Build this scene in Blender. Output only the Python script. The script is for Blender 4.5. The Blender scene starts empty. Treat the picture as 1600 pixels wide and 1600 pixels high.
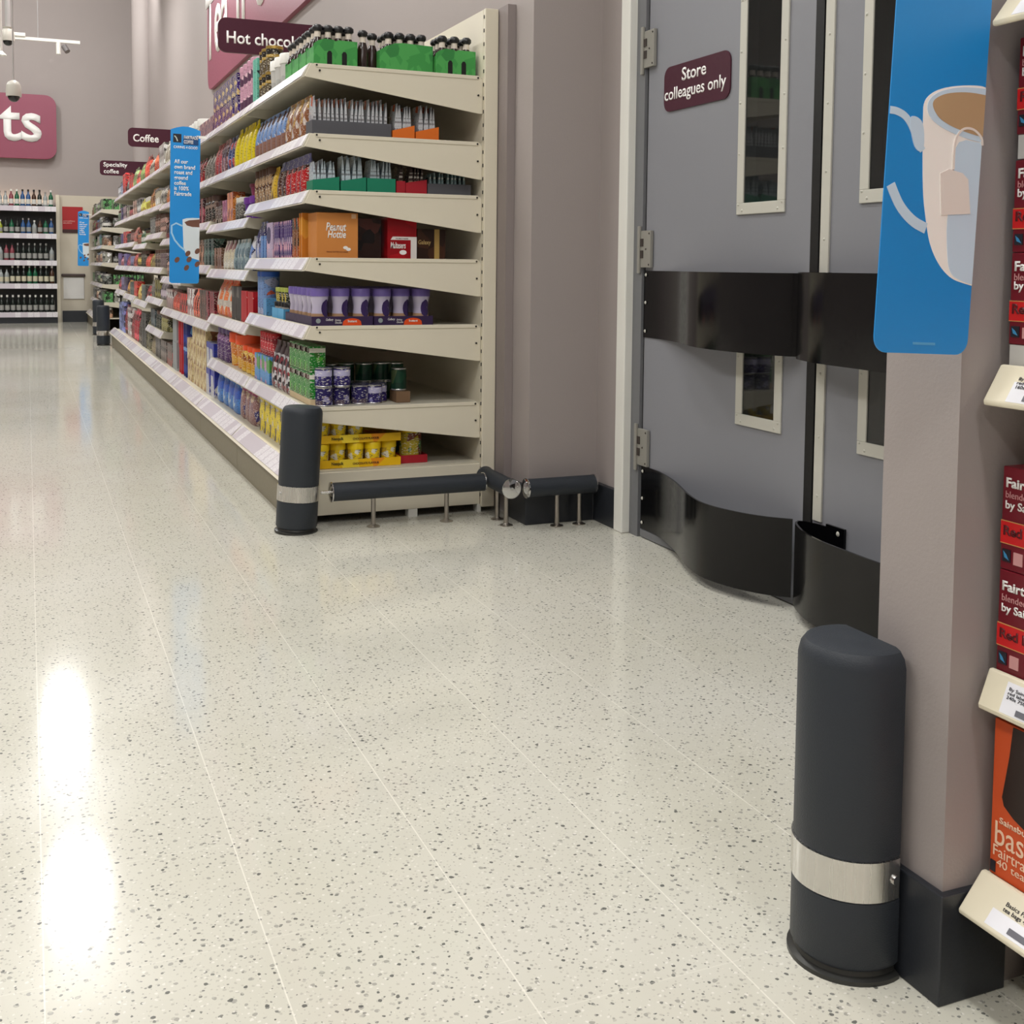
import bpy, bmesh, math, random
from mathutils import Matrix, Vector

# ------------------------------------------------------------------ camera, world, lights, exposure
S = bpy.context.scene
C = S.collection
H = 0.94                                   # camera height
cam_d = bpy.data.cameras.new('camera'); cam = bpy.data.objects.new('camera', cam_d); C.objects.link(cam)
cam_d.sensor_width = 36; cam_d.lens = 1800 / 1600 * 36; cam_d.shift_y = -(800 - 533) / 1600
cam_d.clip_start = 0.02
def _axes():
    F, CX, CY = 1800., 800., 533.
    d = Vector((42 - CX, 408 - CY, F)).normalized()
    r = math.radians(.6)
    q = Vector((42 + 1000 * math.cos(r) - CX, 408 + 1000 * math.sin(r) - CY, F))
    n = d.cross(q).normalized()
    if n.y > 0: n = -n
    X = d.cross(n)
    return Matrix((X, d, n))               # world = M @ camera(x right, y down, z forward)
M3 = _axes()
right, up, back = M3 @ Vector((1, 0, 0)), M3 @ Vector((0, -1, 0)), M3 @ Vector((0, 0, -1))
cam.matrix_world = Matrix(((right.x, up.x, back.x, 0), (right.y, up.y, back.y, 0), (right.z, up.z, back.z, H), (0, 0, 0, 1)))
S.camera = cam
S.view_settings.view_transform = 'Standard'; S.view_settings.look = 'None'
S.view_settings.exposure = 0.07; S.view_settings.gamma = 1.0; S.view_settings.use_curve_mapping = False

W = bpy.data.worlds.new('world'); S.world = W; W.use_nodes = True
W.node_tree.nodes['Background'].inputs[0].default_value = (0.95, 0.97, 1.0, 1)
W.node_tree.nodes['Background'].inputs[1].default_value = 0.30

LIGHT_Z = 4.54
LAMP_W = 66.0
UP = .38
LAMP_COL = (1.0, 0.99, 0.965)

# ------------------------------------------------------------------ helpers
def srgb(r, g, b):
    f = lambda c: (c / 255 / 12.92) if c / 255 <= .04045 else ((c / 255 + .055) / 1.055) ** 2.4
    return (f(r), f(g), f(b), 1)
MATS = {}
def mat(name, col, rough=.5, metal=0., spec=.5, bump=0, bscale=60, coat=0):
    if name in MATS: return MATS[name]
    m = bpy.data.materials.new(name); m.use_nodes = True; MATS[name] = m
    N = m.node_tree.nodes; L = m.node_tree.links; b = N['Principled BSDF']
    b.inputs['Base Color'].default_value = srgb(*col); b.inputs['Roughness'].default_value = rough
    b.inputs['Metallic'].default_value = metal; b.inputs['Specular IOR Level'].default_value = spec
    b.inputs['Coat Weight'].default_value = coat
    tc = N.new('ShaderNodeTexCoord'); nz = N.new('ShaderNodeTexNoise'); nz.inputs['Scale'].default_value = bscale
    L.new(tc.outputs['Object'], nz.inputs['Vector'])
    mr = N.new('ShaderNodeMapRange'); mr.inputs['To Min'].default_value = max(0.02, rough - .06); mr.inputs['To Max'].default_value = min(1, rough + .06)
    L.new(nz.outputs['Fac'], mr.inputs['Value']); L.new(mr.outputs[0], b.inputs['Roughness'])
    if bump:
        bp = N.new('ShaderNodeBump'); bp.inputs['Strength'].default_value = bump; bp.inputs['Distance'].default_value = .002
        L.new(nz.outputs['Fac'], bp.inputs['Height']); L.new(bp.outputs[0], b.inputs['Normal'])
    return m
def nmath(N, L, op, a, b=None, c=None):
    n = N.new('ShaderNodeMath'); n.operation = op
    for i, v in enumerate((a, b, c)):
        if v is None: continue
        if isinstance(v, (int, float)): n.inputs[i].default_value = v
        else: L.new(v, n.inputs[i])
    return n.outputs[0]
def nmix(N, L, fac, a, b):
    n = N.new('ShaderNodeMix'); n.data_type = 'RGBA'
    if isinstance(fac, (int, float)): n.inputs[0].default_value = fac
    else: L.new(fac, n.inputs[0])
    for i, v in ((6, a), (7, b)):
        if isinstance(v, tuple): n.inputs[i].default_value = v
        else: L.new(v, n.inputs[i])
    return n.outputs[2]
_seed = [0]
def pack(c1, c2, c3=None, scale=40, rough=.35, amount=.3, band=None, lines=True):
    """printed packaging: base c1 with blotches of c2 / c3, an optional label band of c2, small print"""
    key = 'print_%s_%s_%s_%s_%s_%s_%s' % (c1, c2, c3, scale, rough, amount, band)
    if key in MATS: return MATS[key]
    m = bpy.data.materials.new('printed_packaging'); m.use_nodes = True; MATS[key] = m
    N = m.node_tree.nodes; L = m.node_tree.links; b = N['Principled BSDF']; b.inputs['Roughness'].default_value = rough
    b.inputs['Specular IOR Level'].default_value = .35
    _seed[0] += 1
    tc = N.new('ShaderNodeTexCoord'); mp = N.new('ShaderNodeMapping'); mp.inputs['Location'].default_value = (_seed[0] * 1.37, _seed[0] * .73, _seed[0] * .31)
    L.new(tc.outputs['Object'], mp.inputs['Vector'])
    v = N.new('ShaderNodeTexVoronoi'); v.inputs['Scale'].default_value = scale; L.new(mp.outputs[0], v.inputs['Vector'])
    sx = N.new('ShaderNodeSeparateColor'); L.new(v.outputs['Color'], sx.inputs[0])
    col = nmix(N, L, nmath(N, L, 'GREATER_THAN', sx.outputs[0], 1 - amount), srgb(*c1), srgb(*c2))
    if c3: col = nmix(N, L, nmath(N, L, 'GREATER_THAN', sx.outputs[1], 1 - amount * .55), col, srgb(*c3))
    sg = N.new('ShaderNodeSeparateXYZ'); L.new(tc.outputs['Generated'], sg.inputs[0])
    if band:
        z0, z1, bc = band
        inb = nmath(N, L, 'MULTIPLY', nmath(N, L, 'GREATER_THAN', sg.outputs[2], z0), nmath(N, L, 'LESS_THAN', sg.outputs[2], z1))
        col = nmix(N, L, inb, col, srgb(*bc))
    if lines:
        n2 = N.new('ShaderNodeTexNoise'); n2.inputs['Scale'].default_value = 1.0; n2.inputs['Detail'].default_value = 1
        m2 = N.new('ShaderNodeMapping'); m2.inputs['Scale'].default_value = (90, 90, 220); L.new(tc.outputs['Object'], m2.inputs['Vector']); L.new(m2.outputs[0], n2.inputs['Vector'])
        t = nmath(N, L, 'MULTIPLY', nmath(N, L, 'GREATER_THAN', n2.outputs['Fac'], .62), .6)
        lum = sum(c1) / 3
        col = nmix(N, L, t, col, srgb(240, 236, 225) if lum < 140 else srgb(70, 55, 60))
    L.new(col, b.inputs['Base Color'])
    return m

def finish(name, bm, mats, parent=None, world=False, loc=None, smooth=None, bev=0, bseg=2):
    """bm -> one mesh object. world=True: coordinates are world, shifted to the root's location"""
    me = bpy.data.meshes.new(name); bmesh.ops.recalc_face_normals(bm, faces=bm.faces)
    if world:
        off = Vector(loc) if loc else Vector((0, 0, 0))
        p = parent
        while p: off += p.location; p = p.parent
        bmesh.ops.translate(bm, verts=bm.verts, vec=-off)
    bm.to_mesh(me); bm.free()
    if not isinstance(mats, (list, tuple)): mats = [mats]
    for m in mats: me.materials.append(m)
    if smooth is not None:
        me.shade_smooth(); me.set_sharp_from_angle(angle=math.radians(smooth))
    o = bpy.data.objects.new(name, me); C.objects.link(o)
    if loc: o.location = loc
    if parent: o.parent = parent
    if bev:
        md = o.modifiers.new('bevel', 'BEVEL'); md.width = bev; md.segments = bseg; md.limit_method = 'ANGLE'; md.angle_limit = math.radians(40)
    return o
def tag(o, label=None, cat=None, group=None, kind=None):
    if label: o['label'] = label
    if cat: o['category'] = cat
    if group: o['group'] = group
    if kind: o['kind'] = kind
    return o
def empty(name, loc, label=None, cat=None, group=None, rot=(0, 0, 0)):
    o = bpy.data.objects.new(name, None); C.objects.link(o); o.location = loc; o.rotation_euler = rot; o.empty_display_size = .1
    return tag(o, label, cat, group)
def box(bm, x0, x1, y0, y1, z0, z1, mi=0):
    vs = [bm.verts.new(p) for p in ((x0, y0, z0), (x1, y0, z0), (x1, y1, z0), (x0, y1, z0), (x0, y0, z1), (x1, y0, z1), (x1, y1, z1), (x0, y1, z1))]
    for f in ((0, 3, 2, 1), (4, 5, 6, 7), (0, 1, 5, 4), (1, 2, 6, 5), (2, 3, 7, 6), (3, 0, 4, 7)):
        bm.faces.new([vs[i] for i in f]).material_index = mi
def B(*a, mi=0):
    bm = bmesh.new(); box(bm, *a, mi=mi); return bm
def prism(bm, pts, axis, a, b, mi=0):
    """extrude a 2-D polygon along axis; pts in the other two axes in order (xyz minus axis)"""
    def P(p, t): return {'x': (t, p[0], p[1]), 'y': (p[0], t, p[1]), 'z': (p[0], p[1], t)}[axis]
    A = [bm.verts.new(P(p, a)) for p in pts]; Bv = [bm.verts.new(P(p, b)) for p in pts]
    n = len(pts)
    bm.faces.new(A).material_index = mi; bm.faces.new(list(reversed(Bv))).material_index = mi
    for i in range(n): bm.faces.new((A[i], A[(i + 1) % n], Bv[(i + 1) % n], Bv[i])).material_index = mi
def cyl(bm, p0, p1, r, seg=16, r2=None, mi=0):
    p0, p1 = Vector(p0), Vector(p1); d = (p1 - p0); L_ = d.length; d.normalize()
    a = d.orthogonal().normalized(); b = d.cross(a); r2 = r if r2 is None else r2
    A = [bm.verts.new(p0 + (a * math.cos(t) + b * math.sin(t)) * r) for t in (2 * math.pi * i / seg for i in range(seg))]
    Bv = [bm.verts.new(p1 + (a * math.cos(t) + b * math.sin(t)) * r2) for t in (2 * math.pi * i / seg for i in range(seg))]
    bm.faces.new(A).material_index = mi; bm.faces.new(list(reversed(Bv))).material_index = mi
    for i in range(seg): bm.faces.new((A[i], A[(i + 1) % seg], Bv[(i + 1) % seg], Bv[i])).material_index = mi
def lathe(bm, prof, c=(0, 0, 0), seg=16, sx=1, sy=1, mi=0):
    """prof: list of (r, z[, material]) bottom to top, capped"""
    rings = []
    for p in prof:
        r, z = p[0], p[1]
        rings.append([bm.verts.new((c[0] + sx * r * math.cos(2 * math.pi * i / seg), c[1] + sy * r * math.sin(2 * math.pi * i / seg), c[2] + z)) for i in range(seg)])
    for k in range(len(rings) - 1):
        m_ = prof[k][2] if len(prof[k]) > 2 else mi
        for i in range(seg):
            bm.faces.new((rings[k][i], rings[k][(i + 1) % seg], rings[k + 1][(i + 1) % seg], rings[k + 1][i])).material_index = m_
    bm.faces.new(list(reversed(rings[0]))).material_index = prof[0][2] if len(prof[0]) > 2 else mi
    bm.faces.new(rings[-1]).material_index = prof[-1][2] if len(prof[-1]) > 2 else mi
def tube(bm, pts, r, seg=8):
    for a, b in zip(pts, pts[1:]): cyl(bm, a, b, r, seg)
def rrect(w, h, r, n=6, corners=(1, 1, 1, 1)):
    """rounded rectangle centred on 0; corners order: lower left, lower right, upper right, upper left"""
    out = []
    for k, (cx, cy, a0) in enumerate(((-w / 2 + r, -h / 2 + r, 180), (w / 2 - r, -h / 2 + r, 270), (w / 2 - r, h / 2 - r, 0), (-w / 2 + r, h / 2 - r, 90))):
        if corners[k]:
            for i in range(n + 1):
                a = math.radians(a0 + 90 * i / n); out.append((cx + r * math.cos(a), cy + r * math.sin(a)))
        else:
            out.append((cx + (-r if k in (0, 3) else r), cy + (-r if k in (0, 1) else r)))
    return out

ROT_FRONT = Matrix.Rotation(math.pi / 2, 4, 'X')                                    # readable from -Y
ROT_SIDE = Matrix.Rotation(-math.pi / 2, 4, 'Z') @ Matrix.Rotation(math.pi / 2, 4, 'X')   # readable from -X
def text_mesh(name, s, m, parent, rot, origin, width=None, height=None, size=.1, bold=.02, ext=.0008, align='LEFT', world=True, spacing=1.0, shear=0, label=None):
    """text as a mesh; fitted into width x height when given; origin = lower left corner of its bounding box (world)"""
    cu = bpy.data.curves.new('t', 'FONT'); cu.body = s; cu.size = 1; cu.offset = bold; cu.extrude = 0; cu.align_x = align
    cu.space_line = .95 * spacing; cu.shear = shear; cu.resolution_u = 3
    to = bpy.data.objects.new('t', cu); C.objects.link(to)
    dg = bpy.context.evaluated_depsgraph_get(); dg.update()
    me = bpy.data.meshes.new_from_object(to.evaluated_get(dg))
    bpy.data.objects.remove(to); bpy.data.curves.remove(cu)
    xs = [v.co.x for v in me.vertices]; ys = [v.co.y for v in me.vertices]
    x0, x1, y0, y1 = min(xs), max(xs), min(ys), max(ys)
    fx = width / (x1 - x0) if width else size; fy = height / (y1 - y0) if height else (fx if width else size)
    if height and not width: fx = fy
    T = Matrix.Translation(Vector(origin)) @ rot @ Matrix.Diagonal((fx, fy, 1, 1)) @ Matrix.Translation((-x0, -y0, 0))
    bm = bmesh.new(); bm.from_mesh(me); bpy.data.meshes.remove(me)
    bmesh.ops.transform(bm, matrix=T, verts=bm.verts)
    if ext:
        nrm = rot.to_3x3() @ Vector((0, 0, 1))
        r_ = bmesh.ops.extrude_face_region(bm, geom=bm.faces[:])
        bmesh.ops.translate(bm, verts=[e for e in r_['geom'] if isinstance(e, bmesh.types.BMVert)], vec=nrm * ext)
    o = finish(name, bm, m, parent, world=world)
    if label: o['label'] = label
    return o
def rot_panel(name, pts, thick, m, parent, rot, origin, bev=0, world=True):
    """flat polygon (in its own u,v) given thickness behind it, placed by rot/origin"""
    bm = bmesh.new(); prism(bm, pts, 'z', 0, -thick)
    bmesh.ops.transform(bm, matrix=Matrix.Translation(Vector(origin)) @ rot, verts=bm.verts)
    return finish(name, bm, m, parent, world=world, bev=bev)

# ------------------------------------------------------------------ shared materials
wall_m = mat('mauve_grey_paint', (163, 154, 151), .6, spec=.3, bump=.15, bscale=220)
beige_m = mat('beige_wall_panel', (205, 196, 178), .5, bump=.1)
cream = mat('cream_powder_coat', (224, 216, 196), .38, bump=.05, bscale=300)
shelf_m = mat('shelf_cream_metal', (205, 199, 182), .42)
kick_m = mat('kick_plate_grey', (132, 124, 104), .5)
white_m = mat('white_gloss_paint', (232, 231, 224), .35)
skirt_m = mat('charcoal_skirting', (38, 41, 47), .4, bump=.1, bscale=200)
rubber_m = mat('charcoal_rubber', (43, 48, 55), .5, spec=.4, bump=.25, bscale=500)
black_m = mat('black_plastic', (14, 14, 17), .4)
dark_m = mat('dark_void', (16, 15, 15), .8)
steel = mat('brushed_steel', (214, 212, 208), .24, metal=1.0)
def _brush(m):
    N = m.node_tree.nodes; L = m.node_tree.links; b = N['Principled BSDF']
    for l in list(b.inputs['Roughness'].links): L.remove(l)
    tc = N.new('ShaderNodeTexCoord'); mp = N.new('ShaderNodeMapping'); mp.inputs['Scale'].default_value = (150, 150, 1.5); nz = N.new('ShaderNodeTexNoise'); nz.inputs['Scale'].default_value = 1.0
    L.new(tc.outputs['Object'], mp.inputs['Vector']); L.new(mp.outputs[0], nz.inputs['Vector'])
    mr = N.new('ShaderNodeMapRange'); mr.inputs['To Min'].default_value = .12; mr.inputs['To Max'].default_value = .42; L.new(nz.outputs['Fac'], mr.inputs['Value']); L.new(mr.outputs[0], b.inputs['Roughness'])
    bp = N.new('ShaderNodeBump'); bp.inputs['Strength'].default_value = .12; bp.inputs['Distance'].default_value = .001; L.new(nz.outputs['Fac'], bp.inputs['Height']); L.new(bp.outputs[0], b.inputs['Normal'])
_brush(steel)
chrome = mat('polished_chrome', (215, 215, 215), .09, metal=1.0)
greyframe = mat('grey_metal_frame', (112, 113, 116), .45)
plum = mat('plum_sign', (68, 24, 41), .5, spec=.3)
plum_big = mat('raspberry_sign', (142, 66, 88), .4)
white_txt = mat('white_lettering', (245, 243, 240), .45)
blue_m = mat('blue_banner_print', (30, 142, 218), .4)

def wall_strip_tickets():
    m = bpy.data.materials.new('ticket_strip_print'); m.use_nodes = True
    N = m.node_tree.nodes; L = m.node_tree.links; b = N['Principled BSDF']; b.inputs['Roughness'].default_value = .22
    tc = N.new('ShaderNodeTexCoord'); s = N.new('ShaderNodeSeparateXYZ'); L.new(tc.outputs['Object'], s.inputs[0])
    u = nmath(N, L, 'MULTIPLY', nmath(N, L, 'ADD', s.outputs[0], s.outputs[1]), 1 / .088)
    cell = nmath(N, L, 'FLOOR', u); fr = nmath(N, L, 'FRACT', u)
    wn = N.new('ShaderNodeTexWhiteNoise'); wn.noise_dimensions = '1D'; L.new(cell, wn.inputs['W'])
    tick = nmath(N, L, 'MULTIPLY', nmath(N, L, 'GREATER_THAN', fr, .12), nmath(N, L, 'GREATER_THAN', wn.outputs['Value'], .3))
    col = nmix(N, L, tick, srgb(208, 200, 208), srgb(236, 232, 236))
    pink = nmath(N, L, 'MULTIPLY', nmath(N, L, 'GREATER_THAN', wn.outputs['Value'], .93), nmath(N, L, 'GREATER_THAN', fr, .3))
    col = nmix(N, L, nmath(N, L, 'MULTIPLY', pink, .6), col, srgb(226, 120, 140))
    n2 = N.new('ShaderNodeTexNoise'); m2 = N.new('ShaderNodeMapping'); m2.inputs['Scale'].default_value = (160, 160, 300); n2.inputs['Scale'].default_value = 1
    L.new(tc.outputs['Object'], m2.inputs['Vector']); L.new(m2.outputs[0], n2.inputs['Vector'])
    small = nmath(N, L, 'MULTIPLY', nmath(N, L, 'MULTIPLY', nmath(N, L, 'GREATER_THAN', n2.outputs['Fac'], .58), tick), .35)
    col = nmix(N, L, small, col, srgb(90, 85, 95))
    L.new(col, b.inputs['Base Color'])
    return m
ticket_m = wall_strip_tickets()

def terrazzo():
    m = bpy.data.materials.new('polished_terrazzo_tile'); m.use_nodes = True
    N = m.node_tree.nodes; L = m.node_tree.links; b = N['Principled BSDF']
    tc = N.new('ShaderNodeTexCoord')
    n1 = N.new('ShaderNodeTexNoise'); n1.inputs['Scale'].default_value = 2.2; n1.inputs['Detail'].default_value = 3; L.new(tc.outputs['Object'], n1.inputs['Vector'])
    col = nmix(N, L, n1.outputs['Fac'], srgb(203, 200, 184), srgb(216, 214, 205))
    nd = N.new('ShaderNodeTexNoise'); nd.inputs['Scale'].default_value = 120; L.new(tc.outputs['Object'], nd.inputs['Vector'])
    av = N.new('ShaderNodeVectorMath'); av.operation = 'MULTIPLY_ADD'; L.new(nd.outputs['Color'], av.inputs[0]); av.inputs[1].default_value = (.006, .006, 0); L.new(tc.outputs['Object'], av.inputs[2])
    for sc, th, gate, c in ((58, .22, .5, (160, 158, 150)), (84, .24, .66, (116, 117, 112)), (120, .28, .3, (188, 185, 174)), (44, .15, .62, (76, 78, 76)), (95, .22, .6, (228, 225, 216))):
        mp = N.new('ShaderNodeMapping'); mp.inputs['Location'].default_value = (sc, sc * .37, 0); mp.inputs['Rotation'].default_value = (0, 0, sc); L.new(av.outputs[0], mp.inputs['Vector'])
        v = N.new('ShaderNodeTexVoronoi'); v.voronoi_dimensions = '2D'; v.inputs['Scale'].default_value = sc; L.new(mp.outputs[0], v.inputs['Vector'])
        sc_ = N.new('ShaderNodeSeparateColor'); L.new(v.outputs['Color'], sc_.inputs[0])
        rad = nmath(N, L, 'MULTIPLY', sc_.outputs[1], th)
        f = nmath(N, L, 'MULTIPLY', nmath(N, L, 'LESS_THAN', v.outputs['Distance'], rad), nmath(N, L, 'GREATER_THAN', sc_.outputs[0], gate))
        col = nmix(N, L, nmath(N, L, 'MULTIPLY', f, .85), col, srgb(*c))
    s = N.new('ShaderNodeSeparateXYZ'); L.new(tc.outputs['Object'], s.inputs[0])
    P_ = .2875
    for i, off in ((0, .006), (1, 1.27)):
        fr = nmath(N, L, 'FRACT', nmath(N, L, 'MULTIPLY', nmath(N, L, 'ADD', s.outputs[i], 20 * P_ - off + .001), 1 / P_))
        col = nmix(N, L, nmath(N, L, 'MULTIPLY', nmath(N, L, 'LESS_THAN', fr, .0075), .6 if i == 0 else .22), col, srgb(240, 237, 226))
    L.new(col, b.inputs['Base Color'])
    n3 = N.new('ShaderNodeTexNoise'); n3.inputs['Scale'].default_value = 1.4; L.new(tc.outputs['Object'], n3.inputs['Vector'])
    mr = N.new('ShaderNodeMapRange'); mr.inputs['To Min'].default_value = .07; mr.inputs['To Max'].default_value = .12; L.new(n3.outputs['Fac'], mr.inputs['Value']); L.new(mr.outputs[0], b.inputs['Roughness'])
    b.inputs['Specular IOR Level'].default_value = .5
    return m
floor_m = terrazzo()

# ------------------------------------------------------------------ the room
def struct(name, bm, m, label, **k):
    o = finish(name, bm, m, **k); o['kind'] = 'structure'; o['label'] = label; o['category'] = name.split('_')[0]; return o
struct('floor', B(-7, 3.4, -5, 19.6, -.05, 0), floor_m, 'polished pale speckled terrazzo tile floor of the shop aisle')
struct('ceiling', B(-7, 3.4, -5, 19.6, 5.3, 5.35), mat('ceiling_white', (225, 225, 225), .8), 'high pale ceiling above the aisle')
struct('wall_far', B(-7, 3.4, 19.35, 19.6, 0, 5.3), wall_m, 'mauve grey wall across the far end of the aisle')
struct('wall_left', B(-7.2, -7, -5, 19.6, 0, 5.3), wall_m, 'mauve grey wall far to the left')
struct('wall_back', B(-7, 3.4, -5.2, -5, 0, 5.3), wall_m, 'mauve grey wall behind the camera')
bm = bmesh.new()
prism(bm, [(1.675, 19.35), (1.675, 3.81), (1.95, 3.81), (1.95, 3.62), (2.3, 3.62), (2.3, 19.35)], 'z', 0, 5.3)
struct('wall_right', bm, wall_m, 'mauve grey wall behind the long shelving, stepping back beside the double doors')
bm = bmesh.new(); prism(bm, [(1.07, 1.10), (1.07, 1.235), (1.95, 1.235), (3.4, 1.235), (3.4, 1.10)], 'z', 0, 5.3)
struct('wall_near_right', bm, wall_m, 'thin mauve grey wall end standing behind the near dark bollard')
struct('wall_above_doors', B(1.95, 2.3, 1.235, 3.62, 2.32, 5.3), wall_m, 'mauve grey wall above the double doors')
struct('wall_beside_shelves', B(1.95, 2.1, -5, 1.10, 0, 5.3), wall_m, 'mauve grey wall behind the tea shelves at the near right')
struct('baseboard_right', (lambda b: (prism(b, [(1.655, 3.965), (1.655, 3.79), (1.93, 3.79), (1.93, 3.62), (1.96, 3.62), (1.96, 3.82), (1.68, 3.82), (1.68, 3.965)], 'z', 0, .142), b)[1])(bmesh.new()), skirt_m, 'charcoal skirting round the wall corner beside the doors', bev=.003)
struct('baseboard_near', (lambda b: (prism(b, [(1.058, 1.24), (1.058, 1.088), (1.17, 1.088), (1.17, 1.10), (1.07, 1.10), (1.07, 1.24)], 'z', 0, .146), b)[1])(bmesh.new()), skirt_m, 'charcoal skirting round the foot of the near wall end', bev=.002)
struct('trim_far_panel', B(.45, 1.6, 19.28, 19.35, 0, 1.965), beige_m, 'beige panel on the lower far wall')
struct('trim_far_post', B(.425, .475, 19.20, 19.29, 0, 1.965), cream, 'cream upright trim between drinks shelves and beige panel')
struct('trim_far_rail', B(.49, .84, 19.24, 19.28, .705, .75), mat('brown_rail', (70, 56, 52), .5), 'dark brown bump rail on the far beige panel', bev=.012)
struct('trim_far_white', B(.52, .82, 19.262, 19.28, .36, .69), mat('white_panel', (222, 220, 216), .45), 'white kick panel beneath the brown rail')
struct('baseboard_far', B(.50, .86, 19.20, 19.28, 0, .175), skirt_m, 'charcoal skirting at the foot of the far beige panel')
bm = bmesh.new(); cyl(bm, (1.63, 17.9, 0), (1.63, 17.9, 5.3), .17, 40)
struct('wall_column', bm, wall_m, 'round mauve grey column near the far right corner', smooth=30)

# storeroom behind the doors (dark, unlit)
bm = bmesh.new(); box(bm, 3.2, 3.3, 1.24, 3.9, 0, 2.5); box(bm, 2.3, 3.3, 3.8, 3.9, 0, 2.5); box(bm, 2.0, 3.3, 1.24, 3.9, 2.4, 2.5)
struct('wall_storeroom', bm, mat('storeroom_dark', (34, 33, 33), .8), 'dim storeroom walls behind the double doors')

# ------------------------------------------------------------------ ceiling luminaires (the aisle's lamps) and added fill lamps
lamp_body = mat('luminaire_white', (235, 235, 235), .4)
_li = [0]
def luminaire(x, y, ln=1.7, w=.30, watt=LAMP_W, label='long white ceiling luminaire hung above the aisle', z=LIGHT_Z):
    r = empty('ceiling_light', (x, y, z), label, 'ceiling light', 'luminaires above the aisle')
    bm = bmesh.new(); prism(bm, [(-w / 2 - .02, .0), (w / 2 + .02, .0), (w / 2 - .05, .09), (-w / 2 + .05, .09)], 'y', -ln / 2 - .03, ln / 2 + .03)
    finish('housing', bm, lamp_body, r)
    for s in (-1, 1):
        bm = bmesh.new(); cyl(bm, (0, s * ln * .35, .09), (0, s * ln * .35, 5.3 - z), .006, 8); finish('hanger_rod', bm, lamp_body, r)
    ld = bpy.data.lights.new('lamp', 'AREA'); ld.shape = 'RECTANGLE'; ld.size = w; ld.size_y = ln; ld.energy = watt; ld.color = LAMP_COL
    lo = bpy.data.objects.new('lamp', ld); C.objects.link(lo); lo.parent = r; lo.location = (0, 0, -.004)
    ud = bpy.data.lights.new('fill_uplight', 'AREA'); ud.shape = 'RECTANGLE'; ud.size = w * .6; ud.size_y = ln; ud.energy = watt * UP; ud.color = LAMP_COL  # upward lamp added to lift the upper walls by ceiling bounce
    uo = bpy.data.objects.new('fill_uplight', ud); C.objects.link(uo); uo.parent = r; uo.location = (0, 0, .10); uo.rotation_euler = (math.pi, 0, 0)
    return r
for y, ln, k in ((14.3, 1.4, 1), (10.4, .9, 1), (5.0, 1.5, .85), (1.0, 1.5, .8), (-2.5, 1.5, .8)):
    luminaire(.33, y, ln=ln, w=.33, watt=LAMP_W * k)
def far_wall_fill(x, y, z, tx, tz, watt, lab):  # out-of-view lamp, added only to brighten the far wall
    r = empty('far_wall_fill_lamp', (x, y, z), lab, 'fill lamp')
    d = (Vector((tx, 19.35, tz)) - Vector((x, y, z))).normalized(); q = d.to_track_quat('-Z', 'Y')
    bm = bmesh.new(); box(bm, -.16, .16, -.09, .09, .004, .07); bmesh.ops.transform(bm, matrix=q.to_matrix().to_4x4(), verts=bm.verts); finish('housing', bm, lamp_body, r)
    bm = bmesh.new(); cyl(bm, (0, 0, .02), (0, 0, 5.3 - z), .01, 8); finish('hanger_rod', bm, lamp_body, r)
    ld = bpy.data.lights.new('lamp', 'AREA'); ld.shape = 'RECTANGLE'; ld.size = .3; ld.size_y = .16; ld.energy = watt; ld.color = LAMP_COL
    lo = bpy.data.objects.new('lamp', ld); C.objects.link(lo); lo.parent = r; lo.rotation_mode = 'QUATERNION'; lo.rotation_quaternion = q
far_wall_fill(-.9, 16.6, 5.0, -.7, 3.3, 34, 'unseen fill lamp added to brighten the far wall, the left one')
far_wall_fill(.9, 16.3, 5.0, 1.0, 3.4, 34, 'unseen fill lamp added to brighten the far wall, the right one')
for y, ln in ((14.3, 1.7), (10.1, 1.7), (5.4, 1.7), (1.2, 1.7), (-2.5, 1.7)):
    luminaire(-2.6, y, ln=ln, w=.36, label='long white ceiling luminaire over the next aisle to the left')

# ------------------------------------------------------------------ shelving runs
XF, XB = .93, 1.587          # shelf front and back
BAY0, BAYW = 4.08, 1.2
BRK = mat('screw_dark', (60, 58, 54), .4, metal=.6)
def add_shelf(parent, y0, y1, z, xf=XF, lipm=ticket_m, simple=False, name='shelf'):
    bm = bmesh.new()
    box(bm, xf + .004, XB, y0 + .004, y1 - .004, z - .012, z)
    for s, yy in ((0, y0 + .003), (1, y1 - .006)):                      # tapering side brackets
        prism(bm, [(xf - .002, z), (XB - .012, z), (XB - .012, z - .132), (XB - .05, z - .13), (xf - .016, z - .043)], 'y', yy, yy + .003)
    prism(bm, [(xf, z + .004), (xf + .008, z + .004), (xf + .008, z - .006), (xf - .018, z - .046), (xf - .026, z - .046)], 'y', y0 + .002, y1 - .002)
    sh = finish(name, bm, shelf_m, parent, world=True)
    bm = bmesh.new()
    prism(bm, [(xf - .0035, z + .001), (xf - .001, z + .001), (xf - .0245, z - .041), (xf - .027, z - .041)], 'y', y0 + .012, y1 - .012)
    finish('ticket_strip', bm, lipm, sh, world=True)
    return sh
def near_bracket(sh, z, y):
    """cream end bracket facing the camera, with folded top flange and screws"""
    bm = bmesh.new()
    prism(bm, [(.934, z + .003), (1.572, z + .003), (1.586, z - .012), (1.586, z - .136), (1.572, z - .136), (.912, z - .044)], 'y', y - .004, y)
    prism(bm, [(.945, z + .004), (1.570, z + .004), (1.570, z - .010), (.952, z - .010)], 'y', y - .007, y - .004)
    finish('end_bracket', bm, cream, sh, world=True, bev=.0015)
    bm = bmesh.new()
    for x, dz in ((.966, -.020), (.955, -.002), (1.566, -.004), (1.568, -.068)):
        cyl(bm, (x, y - .0085, z + dz), (x, y - .004, z + dz), .0036, 8)
    finish('bracket_screws', bm, BRK, sh, world=True)
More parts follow.
